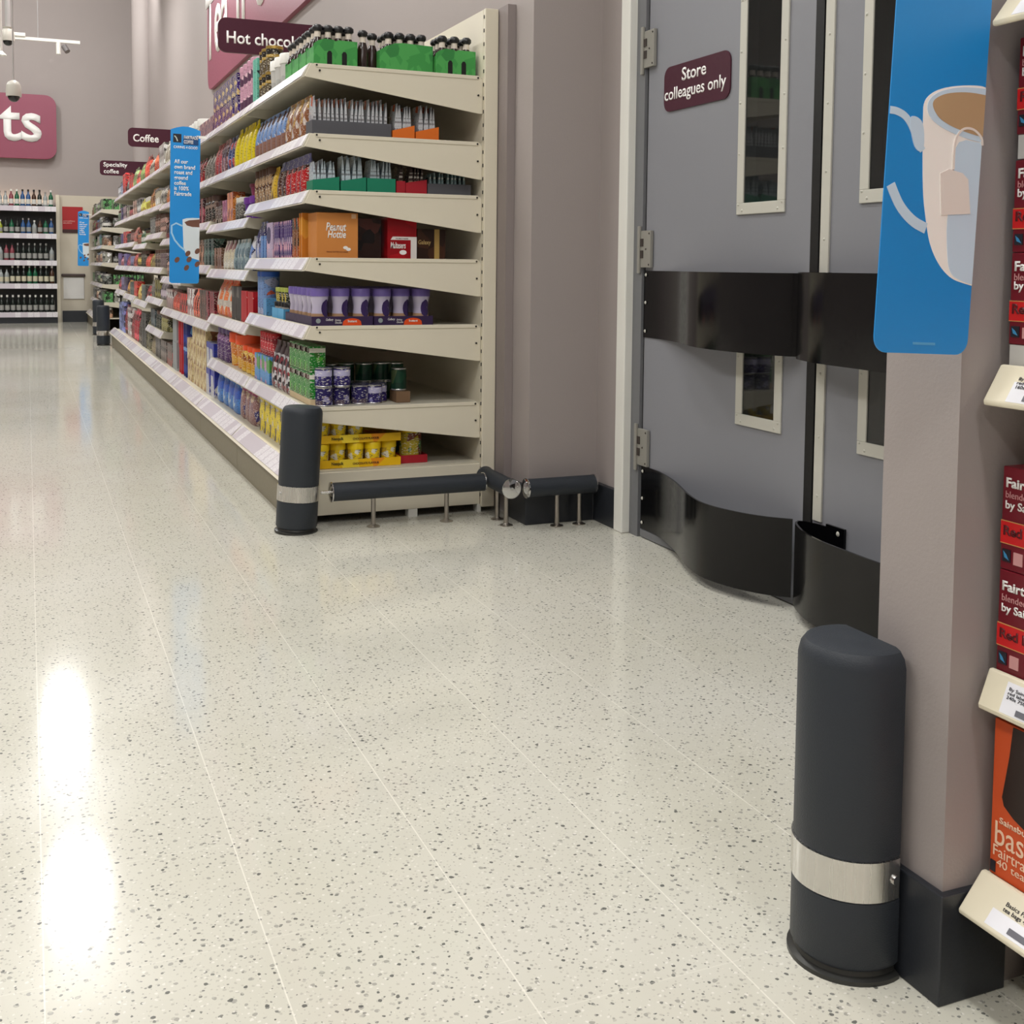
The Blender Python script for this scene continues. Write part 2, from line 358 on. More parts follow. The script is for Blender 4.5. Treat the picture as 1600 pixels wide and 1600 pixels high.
ORD = ['nearest', 'second', 'third', 'fourth', 'fifth', 'sixth', 'seventh', 'farthest']
LV = {
 0: [.42, .715, .96, 1.20, 1.40, 1.645], 1: [.42, .66, .906, 1.145, 1.40, 1.645], 2: [.61, .925, 1.165, 1.40, 1.645],
 3: [.61, .837, 1.108, 1.363, 1.645], 4: [.42, .66, .90, 1.165, 1.375, 1.645], 5: [.60, .90, 1.10, 1.38, 1.645],
 6: [.62, .90, 1.13, 1.38, 1.645], 7: [.64, .90, 1.13, 1.38, 1.645]}
def bay(y0, y1, levels, label, group, near=False, xk=.87, end=False, top=1.895):
    r = empty('shelving_bay', (1.25, (y0 + y1) / 2, 0), label, 'shelving unit', group)
    bm = bmesh.new(); box(bm, XB, 1.635, y0, y1 - .001, .1, top)
    finish('back_panel', bm, cream, r, world=True)
    # base unit
    bm = bmesh.new()
    box(bm, .90, XB, y0 + .002, y1 - .002, .175, .19)
    base = finish('base_shelf', bm, shelf_m, r, world=True)
    bm = bmesh.new(); box(bm, xk, xk + .012, y0 + .002, y1 - .002, 0, .165); finish('kick_plate', bm, kick_m, r, world=True)
    bm = bmesh.new(); prism(bm, [(.897, .206), (.905, .206), (.905, .19), (.846, .142), (.838, .146)], 'y', y0 + .002, y1 - .002)
    finish('base_lip', bm, cream, base, world=True)
    bm = bmesh.new(); prism(bm, [(.8915, .2045), (.8945, .2045), (.8475, .1575), (.8445, .1575)], 'y', y0 + .01, y1 - .01)
    finish('ticket_strip', bm, ticket_m, base, world=True)
    if near:
        bm = bmesh.new(); box(bm, .885, 1.585, y0 - .012, y0, .03, .186); finish('base_end_panel', bm, cream, r, world=True, bev=.002)
        bm = bmesh.new(); box(bm, 1.30, 1.335, y0 - .012, y0 + .03, 0, .03); box(bm, 1.575, 1.59, y0 - .012, y0 + .03, 0, .03); finish('foot', bm, white_m, r, world=True)
    for z in levels:
        s = add_shelf(r, y0, y1, z)
        if near: near_bracket(s, z, y0 + .001)
    if near:
        bm = bmesh.new(); box(bm, 1.5868, 1.640, y0 - .025, y0 - .0005, .02, top + .002); up = finish('upright', bm, cream, r, world=True, bev=.003)
        bm = bmesh.new(); z = .06
        while z < top - .03:
            box(bm, 1.5850, 1.5872, y0 - .015, y0 - .009, z, z + .013); z += .05
        finish('slots', bm, black_m, up, world=True)
    return r
for k in range(8):
    bay(BAY0 + BAYW * k, BAY0 + BAYW * (k + 1), LV[k], '%s bay of the long cream shelving run, counted from the double doors' % ORD[k].replace('farthest', 'eighth and last'), 'bays of the long shelving run', near=(k == 0))
tag(finish('filler_panel', B(1.642, 1.674, 3.97, 4.09, .142, 1.90), mat('filler_mauve', (140, 130, 128), .6), None, world=True, loc=(1.658, 4.03, .142)),
    'narrow mauve grey filler panel between the cream shelving upright and the wall corner', 'panel')
LV2 = [.40, .64, .93, 1.16, 1.40, 1.64]
Y2 = 16.3
for k in range(2):
    y0 = Y2 + 1.45 * k
    bay(y0, y0 + 1.45, LV2, ('near' if k == 0 else 'far') + ' bay of the separate cream shelving beyond the far gap', 'bays of the far shelving', near=False, top=1.70)
# white end panel + brackets facing the camera at the near end of the far run
def far_brackets():
    for z in LV2 + [.19]:
        pass
# ------------------------------------------------------------------ far drinks shelving against the end wall
DL = [.157, .59, .94, 1.346, 1.757]
r = empty('drinks_shelving', (-.3, 19.0, 0), 'dark backed drinks shelving against the far wall, full of bottles', 'shelving unit')
bm = bmesh.new(); box(bm, -1.3, .425, 19.26, 19.34, 0, 1.80); finish('back_panel', bm, black_m, r, world=True)
bm = bmesh.new(); box(bm, -1.3, .425, 18.93, 18.95, 0, .13); finish('kick_plate', bm, skirt_m, r, world=True)
for z in DL:
    bm = bmesh.new(); box(bm, -1.3, .425, 18.9, 19.26, z - .04, z); s = finish('shelf', bm, shelf_m, r, world=True)
    bm = bmesh.new(); box(bm, -1.3, .422, 18.885, 18.899, z - .065, z + .012); finish('ticket_strip', bm, ticket_m, s, world=True)

# ------------------------------------------------------------------ bollards and bumper rails
def bollard(x, y, h, label, tilt=(0, 0), r0=.072, flat=None, rot=0):
    r = empty('bollard', (x, y, 0), label, 'bollard', None, rot=(tilt[0], tilt[1], rot))
    seg = 40
    def ring(rr, cut=None):
        pts = []
        for i in range(seg):
            a = 2 * math.pi * i / seg; px, py = rr * math.cos(a), rr * math.sin(a)
            if flat: px = min(px, flat)
            pts.append((px, py))
        return pts
    def shell(name, prof, m, sm=35):
        bm = bmesh.new(); rings = [[bm.verts.new((px, py, z)) for px, py in ring(rr)] for rr, z in prof]
        for a, b in zip(rings, rings[1:]):
            for i in range(seg): bm.faces.new((a[i], a[(i + 1) % seg], b[(i + 1) % seg], b[i]))
        bm.faces.new(list(reversed(rings[0]))); bm.faces.new(rings[-1])
        return finish(name, bm, m, r, smooth=sm)
    shell('rubber_sleeve', [(r0 - .004, .016), (r0, .022), (r0, .108), (r0 - .002, .11), (r0 - .002, .167), (r0 - .001, .170), (r0 - .001, h - .024), (r0 - .004, h - .011), (r0 - .010, h - .003), (r0 - .020, h)], rubber_m)
    shell('floor_ring', [(r0 + .004, 0), (r0 + .004, .006), (r0 - .004, .009), (r0 - .006, .016)], mat('dark_floor_ring', (70, 70, 68), .35, metal=.7))
    # steel band
    bm = bmesh.new(); n = 30
    a0, a1 = (math.radians(75), math.radians(285)) if flat else (0, 2 * math.pi)
    ri, ro = r0 - .002, r0 + .0015
    for i in range(n):
        t0, t1 = a0 + (a1 - a0) * i / n, a0 + (a1 - a0) * (i + 1) / n
        q = []
        for t in (t0, t1):
            for rr in (ri, ro):
                for z in (.112, .166): q.append(bm.verts.new((rr * math.cos(t), rr * math.sin(t), z)))
        a_, b_, c_, d_, e_, f_, g_, h_ = q     # t0 ri z0,z1 | t0 ro z0,z1 | t1 ri | t1 ro
        bm.faces.new((c_, g_, h_, d_)); bm.faces.new((b_, d_, h_, f_)); bm.faces.new((a_, e_, g_, c_))
    bmesh.ops.remove_doubles(bm, verts=bm.verts, dist=1e-5)
    band = finish('steel_band', bm, steel, r, smooth=40)
    bm = bmesh.new(); a = math.radians(278 if flat else 200)
    p = Vector((math.cos(a), math.sin(a), 0)); p2 = p * (ro + .003); p1 = p * ri
    cyl(bm, (p1.x, p1.y, .139), (p2.x, p2.y, .139), .006, 12); finish('screw', bm, chrome, band)
    return r
bollard(.861, 3.992, .443, 'dark rubber bollard with steel band at the near corner of the long shelving', tilt=(0, math.radians(3.2)))
bollard(1.030, 1.232, .442, 'large dark rubber bollard with steel band against the near wall end, beside the tea', r0=.077, flat=.024)
bollard(.785, 13.775, .45, 'dark bollard at the far end of the long shelving, nearer of the two distant ones', r0=.072)
bollard(.84, 15.75, .45, 'dark bollard across the far gap, behind the other distant bollard', r0=.072)

def rail(name, p0, p1, legs, label, r=.033, bars=()):
    p0, p1 = Vector(p0), Vector(p1); mid = (p0 + p1) / 2
    e = empty('bumper_rail', (mid.x, mid.y, 0), label, 'bumper rail', 'bumper rails by the double doors')
    d = (p1 - p0).normalized()
    bm = bmesh.new(); cyl(bm, p0, p1, r, 28); finish('rubber_tube', bm, rubber_m, e, world=True, smooth=40)
    for q, s in ((p0, -1), (p1, 1)):
        bm = bmesh.new(); cyl(bm, q, q + d * s * .004, r + .003, 28); cyl(bm, q + d * s * .004, q + d * s * .009, r + .001, 28, r2=r * .55)
        cyl(bm, q + d * s * .009, q + d * s * .0105, .006, 10)
        finish('end_cap', bm, chrome, e, world=True, smooth=30)
    for x, y in legs:
        bm = bmesh.new(); cyl(bm, (x, y, .003), (x, y, p0.z - r * .9), .0085, 14); lathe(bm, [(.024, 0), (.024, .003), (.014, .006), (.010, .010)], (x, y, 0), 18)
        finish('leg', bm, mat('leg_steel', (176, 170, 162), .34, metal=1.0), e, world=True, smooth=40)
    for a, b in bars:
        bm = bmesh.new(); cyl(bm, a, b, .006, 10); finish('fixing_rod', bm, steel, e, world=True, smooth=40)
    return e
rail('r', (.980, 3.955, .137), (1.552, 3.955, .137), ((1.134, 3.962), (1.41, 3.955)), 'long horizontal dark bumper rail in front of the shelving base', bars=[((.941, 3.957, .137), (.972, 3.955, .137))])
rail('r', (1.600, 4.05, .142), (1.592, 3.775, .142), ((1.598, 3.92), (1.590, 3.815)), 'short dark bumper rail pointing at the camera, with a round chrome end cap')
rail('r', (1.640, 3.745, .146), (1.905, 3.745, .146), ((1.760, 3.745), (1.850, 3.745)), 'dark bumper rail in front of the black skirting left of the doors')

# ------------------------------------------------------------------ double swing doors
PX = 1.965
door_m = mat('door_grey_plastic', (134, 135, 141), .42, spec=.4, bump=.08, bscale=5)
seal_m = mat('black_rubber_seal', (12, 12, 14), .5)
band_m = mat('black_gloss_bumper', (9, 9, 11), .14, spec=.38)
alu_m = mat('off_white_trim', (196, 194, 184), .4)
glass_m = bpy.data.materials.new('dark_vision_glass'); glass_m.use_nodes = True
_g = glass_m.node_tree.nodes['Principled BSDF']; _g.inputs['Base Color'].default_value = (.12, .13, .13, 1); _g.inputs['Roughness'].default_value = .03; _g.inputs['Transmission Weight'].default_value = .9; _g.inputs['IOR'].default_value = 1.5
struct('trim_door_frame', B(1.925, 1.98, 3.557, 3.62, 0, 2.32), white_m, 'white painted door frame left of the grey swing doors', bev=.004)
struct('trim_door_head', B(1.925, 1.98, 1.24, 3.557, 2.26, 2.32), white_m, 'white painted frame over the swing doors')
struct('trim_door_frame_right', B(1.925, 1.98, 1.24, 1.50, 0, 2.26), white_m, 'white painted frame right of the swing doors')
struct('trim_door_post', B(1.955, 2.02, 3.497, 3.557, 0, 2.26), greyframe, 'grey hinge post of the left swing door')
def rivets(pts, parent, r=.0042, nm='rivets'):
    bm = bmesh.new()
    for x, y, z in pts: lathe_x(bm, (x, y, z), r)
    return finish(nm, bm, alu_m, parent, world=True, smooth=60)
def lathe_x(bm, p, r):
    cyl(bm, (p[0], p[1], p[2]), (p[0] - .0025, p[1], p[2]), r, 10, r2=r * .6)
def vision(parent, ya, yb, za, zb):
    """ya > yb; window with frame on the door face"""
    w = .034; x0, x1 = PX - .006, PX
    bm = bmesh.new()
    box(bm, x0, x1, yb, ya, za, za + w); box(bm, x0, x1, yb, ya, zb - w, zb)
    box(bm, x0, x1, yb, yb + w, za + w, zb - w); box(bm, x0, x1, ya - w, ya, za + w, zb - w)
    f = finish('window_frame', bm, alu_m, parent, world=True, bev=.0015)
    finish('window_pane', B(PX - .002, PX + .004, yb + w, ya - w, za + w, zb - w), glass_m, f, world=True)
    pts = []
    for z in (za + .012, zb - .012): pts += [(x0, ya - .03, z), (x0, yb + .03, z)]
    n = max(2, int((zb - za) / .14)); 
    for i in range(n + 1):
        z = za + .03 + (zb - za - .06) * i / n; pts += [(x0, ya - .01, z), (x0, yb + .012, z)]
    rivets(pts, f)
def leaf_bm(y0, y1, wins, z0=.022, z1=2.25, x0=PX, x1=PX + .04):
    """door slab with window openings: grid of boxes"""
    bm = bmesh.new()
    ys = sorted({y0, y1} | {v for w in wins for v in w[:2]})
    zs = sorted({z0, z1} | {v for w in wins for v in w[2:]})
    grid = {}
    V = lambda x, y, z: grid.setdefault((x, y, z), bm.verts.new((x, y, z))) if (x, y, z) not in grid else grid[(x, y, z)]
    solid = lambda i, j: 0 <= i < len(ys) - 1 and 0 <= j < len(zs) - 1 and not any(w[0] <= ys[i] and ys[i + 1] <= w[1] and w[2] <= zs[j] and zs[j + 1] <= w[3] for w in wins)
    for i in range(len(ys) - 1):
        for j in range(len(zs) - 1):
            if not solid(i, j): continue
            a, b, c, d = ys[i], ys[i + 1], zs[j], zs[j + 1]
            bm.faces.new((V(x0, a, c), V(x0, a, d), V(x0, b, d), V(x0, b, c)))
            bm.faces.new((V(x1, a, c), V(x1, b, c), V(x1, b, d), V(x1, a, d)))
            for (di, dj, p, q) in ((-1, 0, (a, c), (a, d)), (1, 0, (b, c), (b, d)), (0, -1, (a, c), (b, c)), (0, 1, (a, d), (b, d))):
                if not solid(i + di, j + dj):
                    bm.faces.new((V(x0, *p), V(x0, *q), V(x1, *q), V(x1, *p)))
    return bm
def bumper(parent, pts, z0, z1, zoff=None, nm='bumper_panel', thick=.006):
    """curved black bumper sheet standing off the door; pts = (x, y) plan points"""
    def cr(p, n=6):
        out = []
        for i in range(len(p) - 1):
            a = p[max(i - 1, 0)]; b = p[i]; c = p[i + 1]; d = p[min(i + 2, len(p) - 1)]
            for k in range(n):
                t = k / n
                out.append(tuple(.5 * ((2 * b[j]) + (-a[j] + c[j]) * t + (2 * a[j] - 5 * b[j] + 4 * c[j] - d[j]) * t * t + (-a[j] + 3 * b[j] - 3 * c[j] + d[j]) * t ** 3) for j in (0, 1)))
        out.append(p[-1]); return out
    q = cr(pts)
    bm = bmesh.new(); o_, i_ = [], []
    for k, (x, y) in enumerate(q):
        a, b = q[max(k - 1, 0)], q[min(k + 1, len(q) - 1)]
        t = Vector((b[0] - a[0], b[1] - a[1])).normalized(); n = Vector((-t.y, t.x)) * thick
        if n.x < 0: n = -n
        o_.append((bm.verts.new((x, y, z0)), bm.verts.new((x, y, z1)))); i_.append((bm.verts.new((x + n.x, y + n.y, z0)), bm.verts.new((x + n.x, y + n.y, z1))))
    for k in range(len(q) - 1):
        bm.faces.new((o_[k][0], o_[k + 1][0], o_[k + 1][1], o_[k][1])); bm.faces.new((i_[k][0], i_[k][1], i_[k + 1][1], i_[k + 1][0]))
        bm.faces.new((o_[k][1], o_[k + 1][1], i_[k + 1][1], i_[k][1])); bm.faces.new((o_[k][0], i_[k][0], i_[k + 1][0], o_[k + 1][0]))
    for k in (0, -1): bm.faces.new((o_[k][0], o_[k][1], i_[k][1], i_[k][0]))
    return finish(nm, bm, band_m, parent, world=True, smooth=30)
W1 = [(2.733, 2.902, 1.134, 1.726), (2.725, 2.884, .507, .846)]
d1 = tag(empty('door_left', (PX, 3.49, 0)), 'grey swing door leaf with the store colleagues sign', 'door', kind='structure')
finish('door_panel', leaf_bm(2.578, 3.488, W1), door_m, d1, world=True)
vision(d1, 2.936, 2.699, 1.10, 1.76); vision(d1, 2.918, 2.691, .473, .88)
finish('door_seal', B(PX - .004, PX + .03, 2.545, 2.580, .03, 2.25), seal_m, d1, world=True)
finish('door_seal', B(PX + .002, PX + .03, 3.486, 3.500, .03, 2.25), seal_m, d1, world=True)
finish('door_sweep', B(PX - .004, PX + .044, 2.585, 3.488, .004, .03), greyframe, d1, world=True)
b1 = bumper(d1, [(PX - .003, 3.492), (PX - .006, 3.36), (1.930, 3.21), (1.875, 3.03), (1.862, 2.90), (1.875, 2.76), (1.915, 2.64), (1.95, 2.60)], .700, .929)
rivets([(PX - .006, 3.475, z) for z in (.722, .82, .915)], b1, .006, 'bolts')
b2 = bumper(d1, [(PX - .003, 3.488), (PX - .008, 3.36), (1.915, 3.19), (1.845, 2.99), (1.818, 2.86), (1.838, 2.74), (1.880, 2.65), (1.935, 2.59)], .032, .252)
rivets([(PX - .006, 3.474, z) for z in (.055, .14, .235)], b2, .006, 'bolts')
for z0, z1 in ((1.618, 1.742), (.940, 1.066), (.255, .382)):
    bm = bmesh.new(); box(bm, PX - .014, PX - .002, 3.435, 3.512, z0, z1); box(bm, PX - .020, PX - .012, 3.50, 3.516, z0 - .02, z1 + .016)
    h = finish('hinge_plate', bm, mat('hinge_light_grey', (158, 156, 148), .4, metal=.3), d1, world=True, bev=.0015)
    bm = bmesh.new()
    for f in (.36, .68): zc = z0 + (z1 - z0) * f; box(bm, PX - .0165, PX - .0135, 3.482, 3.502, zc - .013, zc + .013)
    for yy, f in ((3.444, .08), (3.444, .92), (3.465, .5)): lathe_x(bm, (PX - .0135, yy, z0 + (z1 - z0) * f), .004)
    finish('hinge_holes', bm, mat('hinge_hole_dark', (58, 50, 46), .6), h, world=True)
W2 = [(2.18, 2.349, 1.143, 1.726), (2.18, 2.33, .502, .846)]
d2 = tag(empty('door_right', (PX, 1.52, 0)), 'grey swing door leaf partly hidden behind the near wall end', 'door', kind='structure')
finish('door_panel', leaf_bm(1.52, 2.542, W2), door_m, d2, world=True)
vision(d2, 2.383, 2.146, 1.109, 1.76); vision(d2, 2.364, 2.146, .468, .88)
finish('edge_trim', B(PX - .006, PX, 2.500, 2.536, .26, 2.25), alu_m, d2, world=True, bev=.001)
rivets([(PX - .006, 2.518, z) for z in (.33, .49, .66, .78, 1.02, 1.20, 1.38, 1.56, 1.74)], d2)
finish('door_sweep', B(PX - .004, PX + .044, 1.53, 2.53, .004, .03), greyframe, d2, world=True)
bumper(d2, [(PX - .003, 2.49), (1.945, 2.555), (1.905, 2.555), (1.872, 2.47), (1.855, 2.38), (1.852, 2.25), (1.845, 2.05), (1.88, 1.80), (PX - .003, 1.55)], .700, .932)
bl = bumper(d2, [(PX - .003, 2.46), (1.945, 2.545), (1.915, 2.552), (1.872, 2.47), (1.845, 2.38), (1.835, 2.26), (1.835, 2.05), (1.88, 1.80), (PX - .003, 1.55)], .030, .254)
finish('bumper_bracket', B(PX - .008, PX - .001, 2.40, 2.475, .170, .262), band_m, bl, world=True); rivets([(PX - .008, 2.425, .245)], bl, .007, 'bolts')
# sign on the door (stuck to the leaf)
sg = rot_panel('door_sign', rrect(.392, .146, .035), .004, plum, None, ROT_SIDE, (0, 0, 0), world=False)
sg.location = (PX - .0045, 3.182, 1.527); tag(sg, 'plum rounded sign reading Store colleagues only on the left door', 'sign')
text_mesh('lettering', 'Store', white_txt, sg, ROT_SIDE, (PX - .0048, 3.265, 1.543), width=.145, height=.042, bold=.014)
text_mesh('lettering', 'colleagues only', white_txt, sg, ROT_SIDE, (PX - .0048, 3.372, 1.478), width=.365, height=.052, bold=.01)
sg.rotation_euler = (0, 0, 0)

# ------------------------------------------------------------------ signs
def end_board(y, xl, xr, zc, h, lines, lab, txts):
    e = empty('aisle_sign', ((xl + xr) / 2, y, zc), lab, 'sign', 'plum category signs above the shelving')
    rot_panel('board', [(a + (xl + xr) / 2, b + zc) for a, b in rrect(xr - xl, h, .045, corners=(1, 0, 0, 1))], .02, plum, e, ROT_FRONT, (0, y, 0))
    for s, ox, oz, w, hh in txts: text_mesh('lettering', s, white_txt, e, ROT_FRONT, (ox, y - .0005, oz), width=w, height=hh, bold=.018)
    finish('wall_bracket', B(xr, 1.674, y + .002, y + .018, zc + .045, zc + h / 2 - .005), white_m, e, world=True)
end_board(6.6, .995, 1.60, 2.205, .19, 0, 'plum sign reading Hot chocolate above the top shelf, the nearest category sign', [('Hot chocolate', 1.041, 2.160, .480, .068)])
end_board(12.4, .966, 1.60, 2.21, .19, 0, 'plum sign reading Coffee above the shelving, farther than the hot chocolate sign', [('Coffee', 1.016, 2.165, .25, .078)])
end_board(16.2, .905, 1.60, 2.18, .195, 0, 'plum sign reading Speciality coffee, the farthest category sign', [('Speciality', .950, 2.178, .30, .075), ('coffee', .953, 2.108, .19, .058)])
# big wall sign on the right wall
e = empty('wall_sign', (1.66, 9.0, 3.3), 'large raspberry wall sign with tall white Tea and coffee lettering, high above the shelving', 'sign')
pts = rrect(5.3, 1.5, .16, corners=(1, 1, 1, 1))
rot_panel('board', pts, .035, plum_big, e, ROT_SIDE, (1.64, 9.0 - .1, 3.345))
text_mesh('lettering', "Tea 'n' coffee", white_txt, e, ROT_SIDE, (1.639, 11.62, 2.86), width=4.75, height=.66, bold=.02, ext=.006)
e = empty('wall_sign', (-.4, 19.2, 3.0), 'raspberry wall sign ending in the white letters ts, on the far wall over the drinks', 'sign')
rot_panel('board', rrect(1.9, .97, .16), .11, plum_big, e, ROT_FRONT, (-.50, 19.2, 2.99))
text_mesh('lettering', 'ts', white_txt, e, ROT_FRONT, (-.36, 19.197, 2.755), width=.60, height=.53, bold=.02, ext=.01)
# red poster
e = empty('poster', (.66, 19.27, 1.58), 'small red poster with a dark foot on the far beige wall panel', 'poster')
finish('sheet', B(.517, .815, 19.266, 19.278, 1.405, 1.79), mat('poster_red', (168, 26, 30), .4), e, world=True)
finish('foot_band', B(.517, .815, 19.263, 19.2665, 1.385, 1.44), mat('poster_brown', (60, 30, 28), .4), e, world=True)
text_mesh('lettering', 'something\nexciting', mat('poster_text', (232, 170, 160), .5), e, ROT_FRONT, (.53, 19.265, 1.52), width=.17, height=.06)

# ------------------------------------------------------------------ blue hanging banners
mug_w = mat('mug_white_print', (255, 250, 246), .4); mug_b = mat('mug_pale_blue_print', (206, 226, 245), .4)
tea_b = mat('tea_brown_print', (190, 158, 122), .45); cof_b = mat('coffee_brown_print', (112, 74, 58), .45); bag_m = mat('teabag_print', (238, 228, 222), .45)
ink = mat('dark_print', (30, 30, 40), .45); edge_w = mat('banner_edge', (200, 215, 228), .4)
def flat(name, pts, m, parent, lvl):
    """a printed area on a banner, local coords: u -> x, v -> z, front towards -y"""
    bm = bmesh.new(); prism(bm, [(p[0], p[1]) for p in pts], 'y', -.0012 - .0003 * lvl, -.0008)
    return finish(name, bm, m, parent)
def stroke(name, pts, w, m, parent, lvl):
    L_, R_ = [], []
    for i, p in enumerate(pts):
        a, b = Vector(pts[max(i - 1, 0)]), Vector(pts[min(i + 1, len(pts) - 1)]); t = (b - a).normalized(); n = Vector((-t.y, t.x)) * w / 2
        L_.append((p[0] + n.x, p[1] + n.y)); R_.append((p[0] - n.x, p[1] - n.y))
    return flat(name, L_ + R_[::-1], m, parent, lvl)
# --- near banner, local origin lower left
def soft(pts, W_=.14, n=2):
    for _ in range(n):
        out = []
        for i, p in enumerate(pts):
            q = pts[(i + 1) % len(pts)]
            if p[0] > W_ - .004: out.append(p)
            else: out.append((p[0] * .75 + q[0] * .25, p[1] * .75 + q[1] * .25))
            if q[0] <= W_ - .004 : out.append((p[0] * .25 + q[0] * .75, p[1] * .25 + q[1] * .75))
        pts = out
    return pts
def softline(pts, n=2):
    for _ in range(n):
        out = [pts[0]]
        for p, q in zip(pts, pts[1:]): out += [(p[0] * .75 + q[0] * .25, p[1] * .75 + q[1] * .25), (p[0] * .25 + q[0] * .75, p[1] * .25 + q[1] * .75)]
        pts = out + [pts[-1]]
    return pts
def near_banner():
    W_, Hh = .140, .86
    e = empty('hanging_banner', (.8935, 1.055, .846), 'large blue banner with a white tea mug print, before the near wall end', 'banner', rot=(0, math.radians(2.6), 0))
    bm = bmesh.new(); prism(bm, [(a + W_ / 2, b + Hh / 2) for a, b in rrect(W_, Hh, .018)], 'y', -.0008, .0008)
    finish('banner_sheet', bm, blue_m, e)
    # pixel offsets measured on the print: (px from left edge, px above the bottom edge)
    K, KV = W_ / 143., .385 / 520.
    def P(x, y):
        xl = 1357 + 38 * (520 - y) / 520.
        return (max(0.0006, min(W_ - .0004, (x - xl) * K)), (557 - y) * KV + .0)
    flat('mug_print', soft([P(*p) for p in ((1431, 187), (1430, 240), (1430, 307), (1434, 345), (1438, 375), (1444, 395), (1452, 412), (1462, 426), (1475, 437), (1492, 442), (1518, 445), (1545, 300), (1545, 129), (1520, 127), (1490, 131), (1462, 139), (1443, 150), (1432, 165))]), mug_w, e, 0)
    flat('mug_print', soft([P(*p) for p in ((1478, 214), (1476, 300), (1466, 340), (1466, 395), (1470, 430), (1492, 440), (1518, 443), (1545, 300), (1545, 217))]), mug_b, e, 1)
    flat('mug_rim_print', soft([P(*p) for p in ((1436, 168), (1446, 152), (1466, 141), (1492, 133), (1545, 131), (1545, 141), (1500, 141), (1470, 147), (1452, 158), (1446, 170), (1452, 185), (1468, 195), (1500, 204), (1545, 208), (1545, 216), (1495, 213), (1460, 202), (1440, 188))]), mug_b, e, 2)
    flat('tea_print', soft([P(*p) for p in ((1444, 166), (1450, 156), (1468, 146), (1500, 140), (1545, 141), (1545, 207), (1510, 206), (1482, 200), (1462, 192), (1449, 180))]), tea_b, e, 3)
    stroke('mug_handle_print', softline([P(*p) for p in ((1378, 184), (1392, 184), (1405, 190), (1414, 204), (1420, 222), (1430, 240))]), .0085, mug_b, e, 1)
    flat('mug_handle_print', soft([P(*p) for p in ((1410, 190), (1421, 188), (1432, 198), (1432, 243), (1420, 241), (1414, 225))]), mug_b, e, 2)
    stroke('mug_handle_print', softline([P(*p) for p in ((1382, 297), (1387, 311), (1396, 331), (1414, 351), (1434, 360))]), .0125, mug_b, e, 1)
    flat('teabag_print', [P(*p) for p in ((1456, 272), (1469, 264), (1490, 268), (1499, 277), (1502, 331), (1457, 337))], bag_m, e, 4)
    stroke('teabag_string_print', softline([P(*p) for p in ((1476, 264), (1477, 235), (1480, 214), (1488, 201), (1498, 196), (1510, 198), (1521, 209), (1526, 221))]), .0028, bag_m, e, 5)
    flat('small_mark_print', [P(*p) for p in ((1413, 539), (1447, 539), (1447, 543), (1413, 543))], mat('pale_blue_mark', (90, 170, 220), .4), e, 1)
    bm = bmesh.new(); box(bm, W_ - .03, W_ + .07, -.001, .004, Hh - .03, Hh - .01); finish('hanger', bm, white_m, e)
near_banner()
def coffee_banner(loc, W_, Hh, lab, small=False, cropped=True):
    e = empty('hanging_banner', loc, lab, 'banner', rot=(0, math.radians(1.0), 0))
    pts = rrect(W_, Hh, .014); pts = [(a + W_ / 2, b + Hh / 2) for a, b in pts]
    n = len(pts); top = [(W_ * t, Hh - .02 + .02 * math.sin(math.pi * t)) for t in (1, .8, .6, .4, .2, 0)]
    pts = [p for p in pts if p[1] < Hh / 2] + top
    bm = bmesh.new(); prism(bm, pts, 'y', -.0008, .0008); finish('banner_sheet', bm, blue_m, e)
    q = lambda x, y: ((x - 0) * W_ / 47., (240 - y) * Hh / 240.)          # measured in 47 x 240 units, y down
    flat('emblem_print', [q(*p) for p in ((4, 12), (17, 12), (17, 25), (4, 25))], ink, e, 0)
    stroke('emblem_swirl_print', [q(*p) for p in ((6, 15), (9, 18), (11, 23))], .006, mat('emblem_pale', (190, 200, 190), .5), e, 1)
    flat('emblem_panel_print', [q(*p) for p in ((20, 14), (44, 14), (44, 28), (20, 28))], mat('navy_print', (24, 70, 120), .4), e, 0)
    text_mesh('lettering', 'FAIRTRADE\nCOFFEE', white_txt, e, ROT_FRONT, (q(21, 26)[0], -.0014, q(21, 26)[1]), width=22 * W_ / 47, height=.042, ext=.0004, world=False)
    text_mesh('lettering', 'CARING 4 GOOD', white_txt, e, ROT_FRONT, (q(5, 34)[0], -.0014, q(5, 34)[1]), width=38 * W_ / 47, height=.014, ext=.0004, world=False)
    text_mesh('lettering', 'All our\nown brand\nroast and\nground\ncoffee\nis 100%\nFairtrade', white_txt, e, ROT_FRONT, (q(6, 106)[0], -.0014, q(6, 106)[1]), width=33 * W_ / 47, height=.195, ext=.0004, world=False)
    flat('mug_print', [q(*p) for p in ((20, 142), (21, 165), (22, 185), (26, 196), (32, 200), (47, 204), (47, 139), (36, 139), (26, 140))], mug_b if False else mat('mug_white_blue_print', (216, 226, 230), .4), e, 0)
    flat('coffee_print', [q(*p) for p in ((23, 146), (30, 143), (47, 141), (47, 153), (36, 153), (27, 151))], cof_b, e, 1)
    stroke('mug_handle_print', [q(*p) for p in ((20, 152), (10, 148), (3, 152), (3, 163), (8, 174), (16, 183), (24, 189))], .009, mat('mug_handle_pale', (160, 205, 235), .4), e, 1)
    for (bx, by) in ((29, 194), (12, 204), (31, 203), (27, 216), (44, 190), (44, 210)):
        flat('coffee_bean_print', [q(bx + 3 * math.cos(a * .628 + .3) * 1.4, by + 4.5 * math.sin(a * .628)) for a in range(10)], cof_b, e, 2)
    bm = bmesh.new(); box(bm, W_ - .02, W_ + .03, -.001, .004, Hh - .06, Hh - .045); finish('hanger', bm, white_m, e)
coffee_banner((.708, 6.47, .83), .156, .845, 'blue banner about Fairtrade coffee hanging off the long shelving')
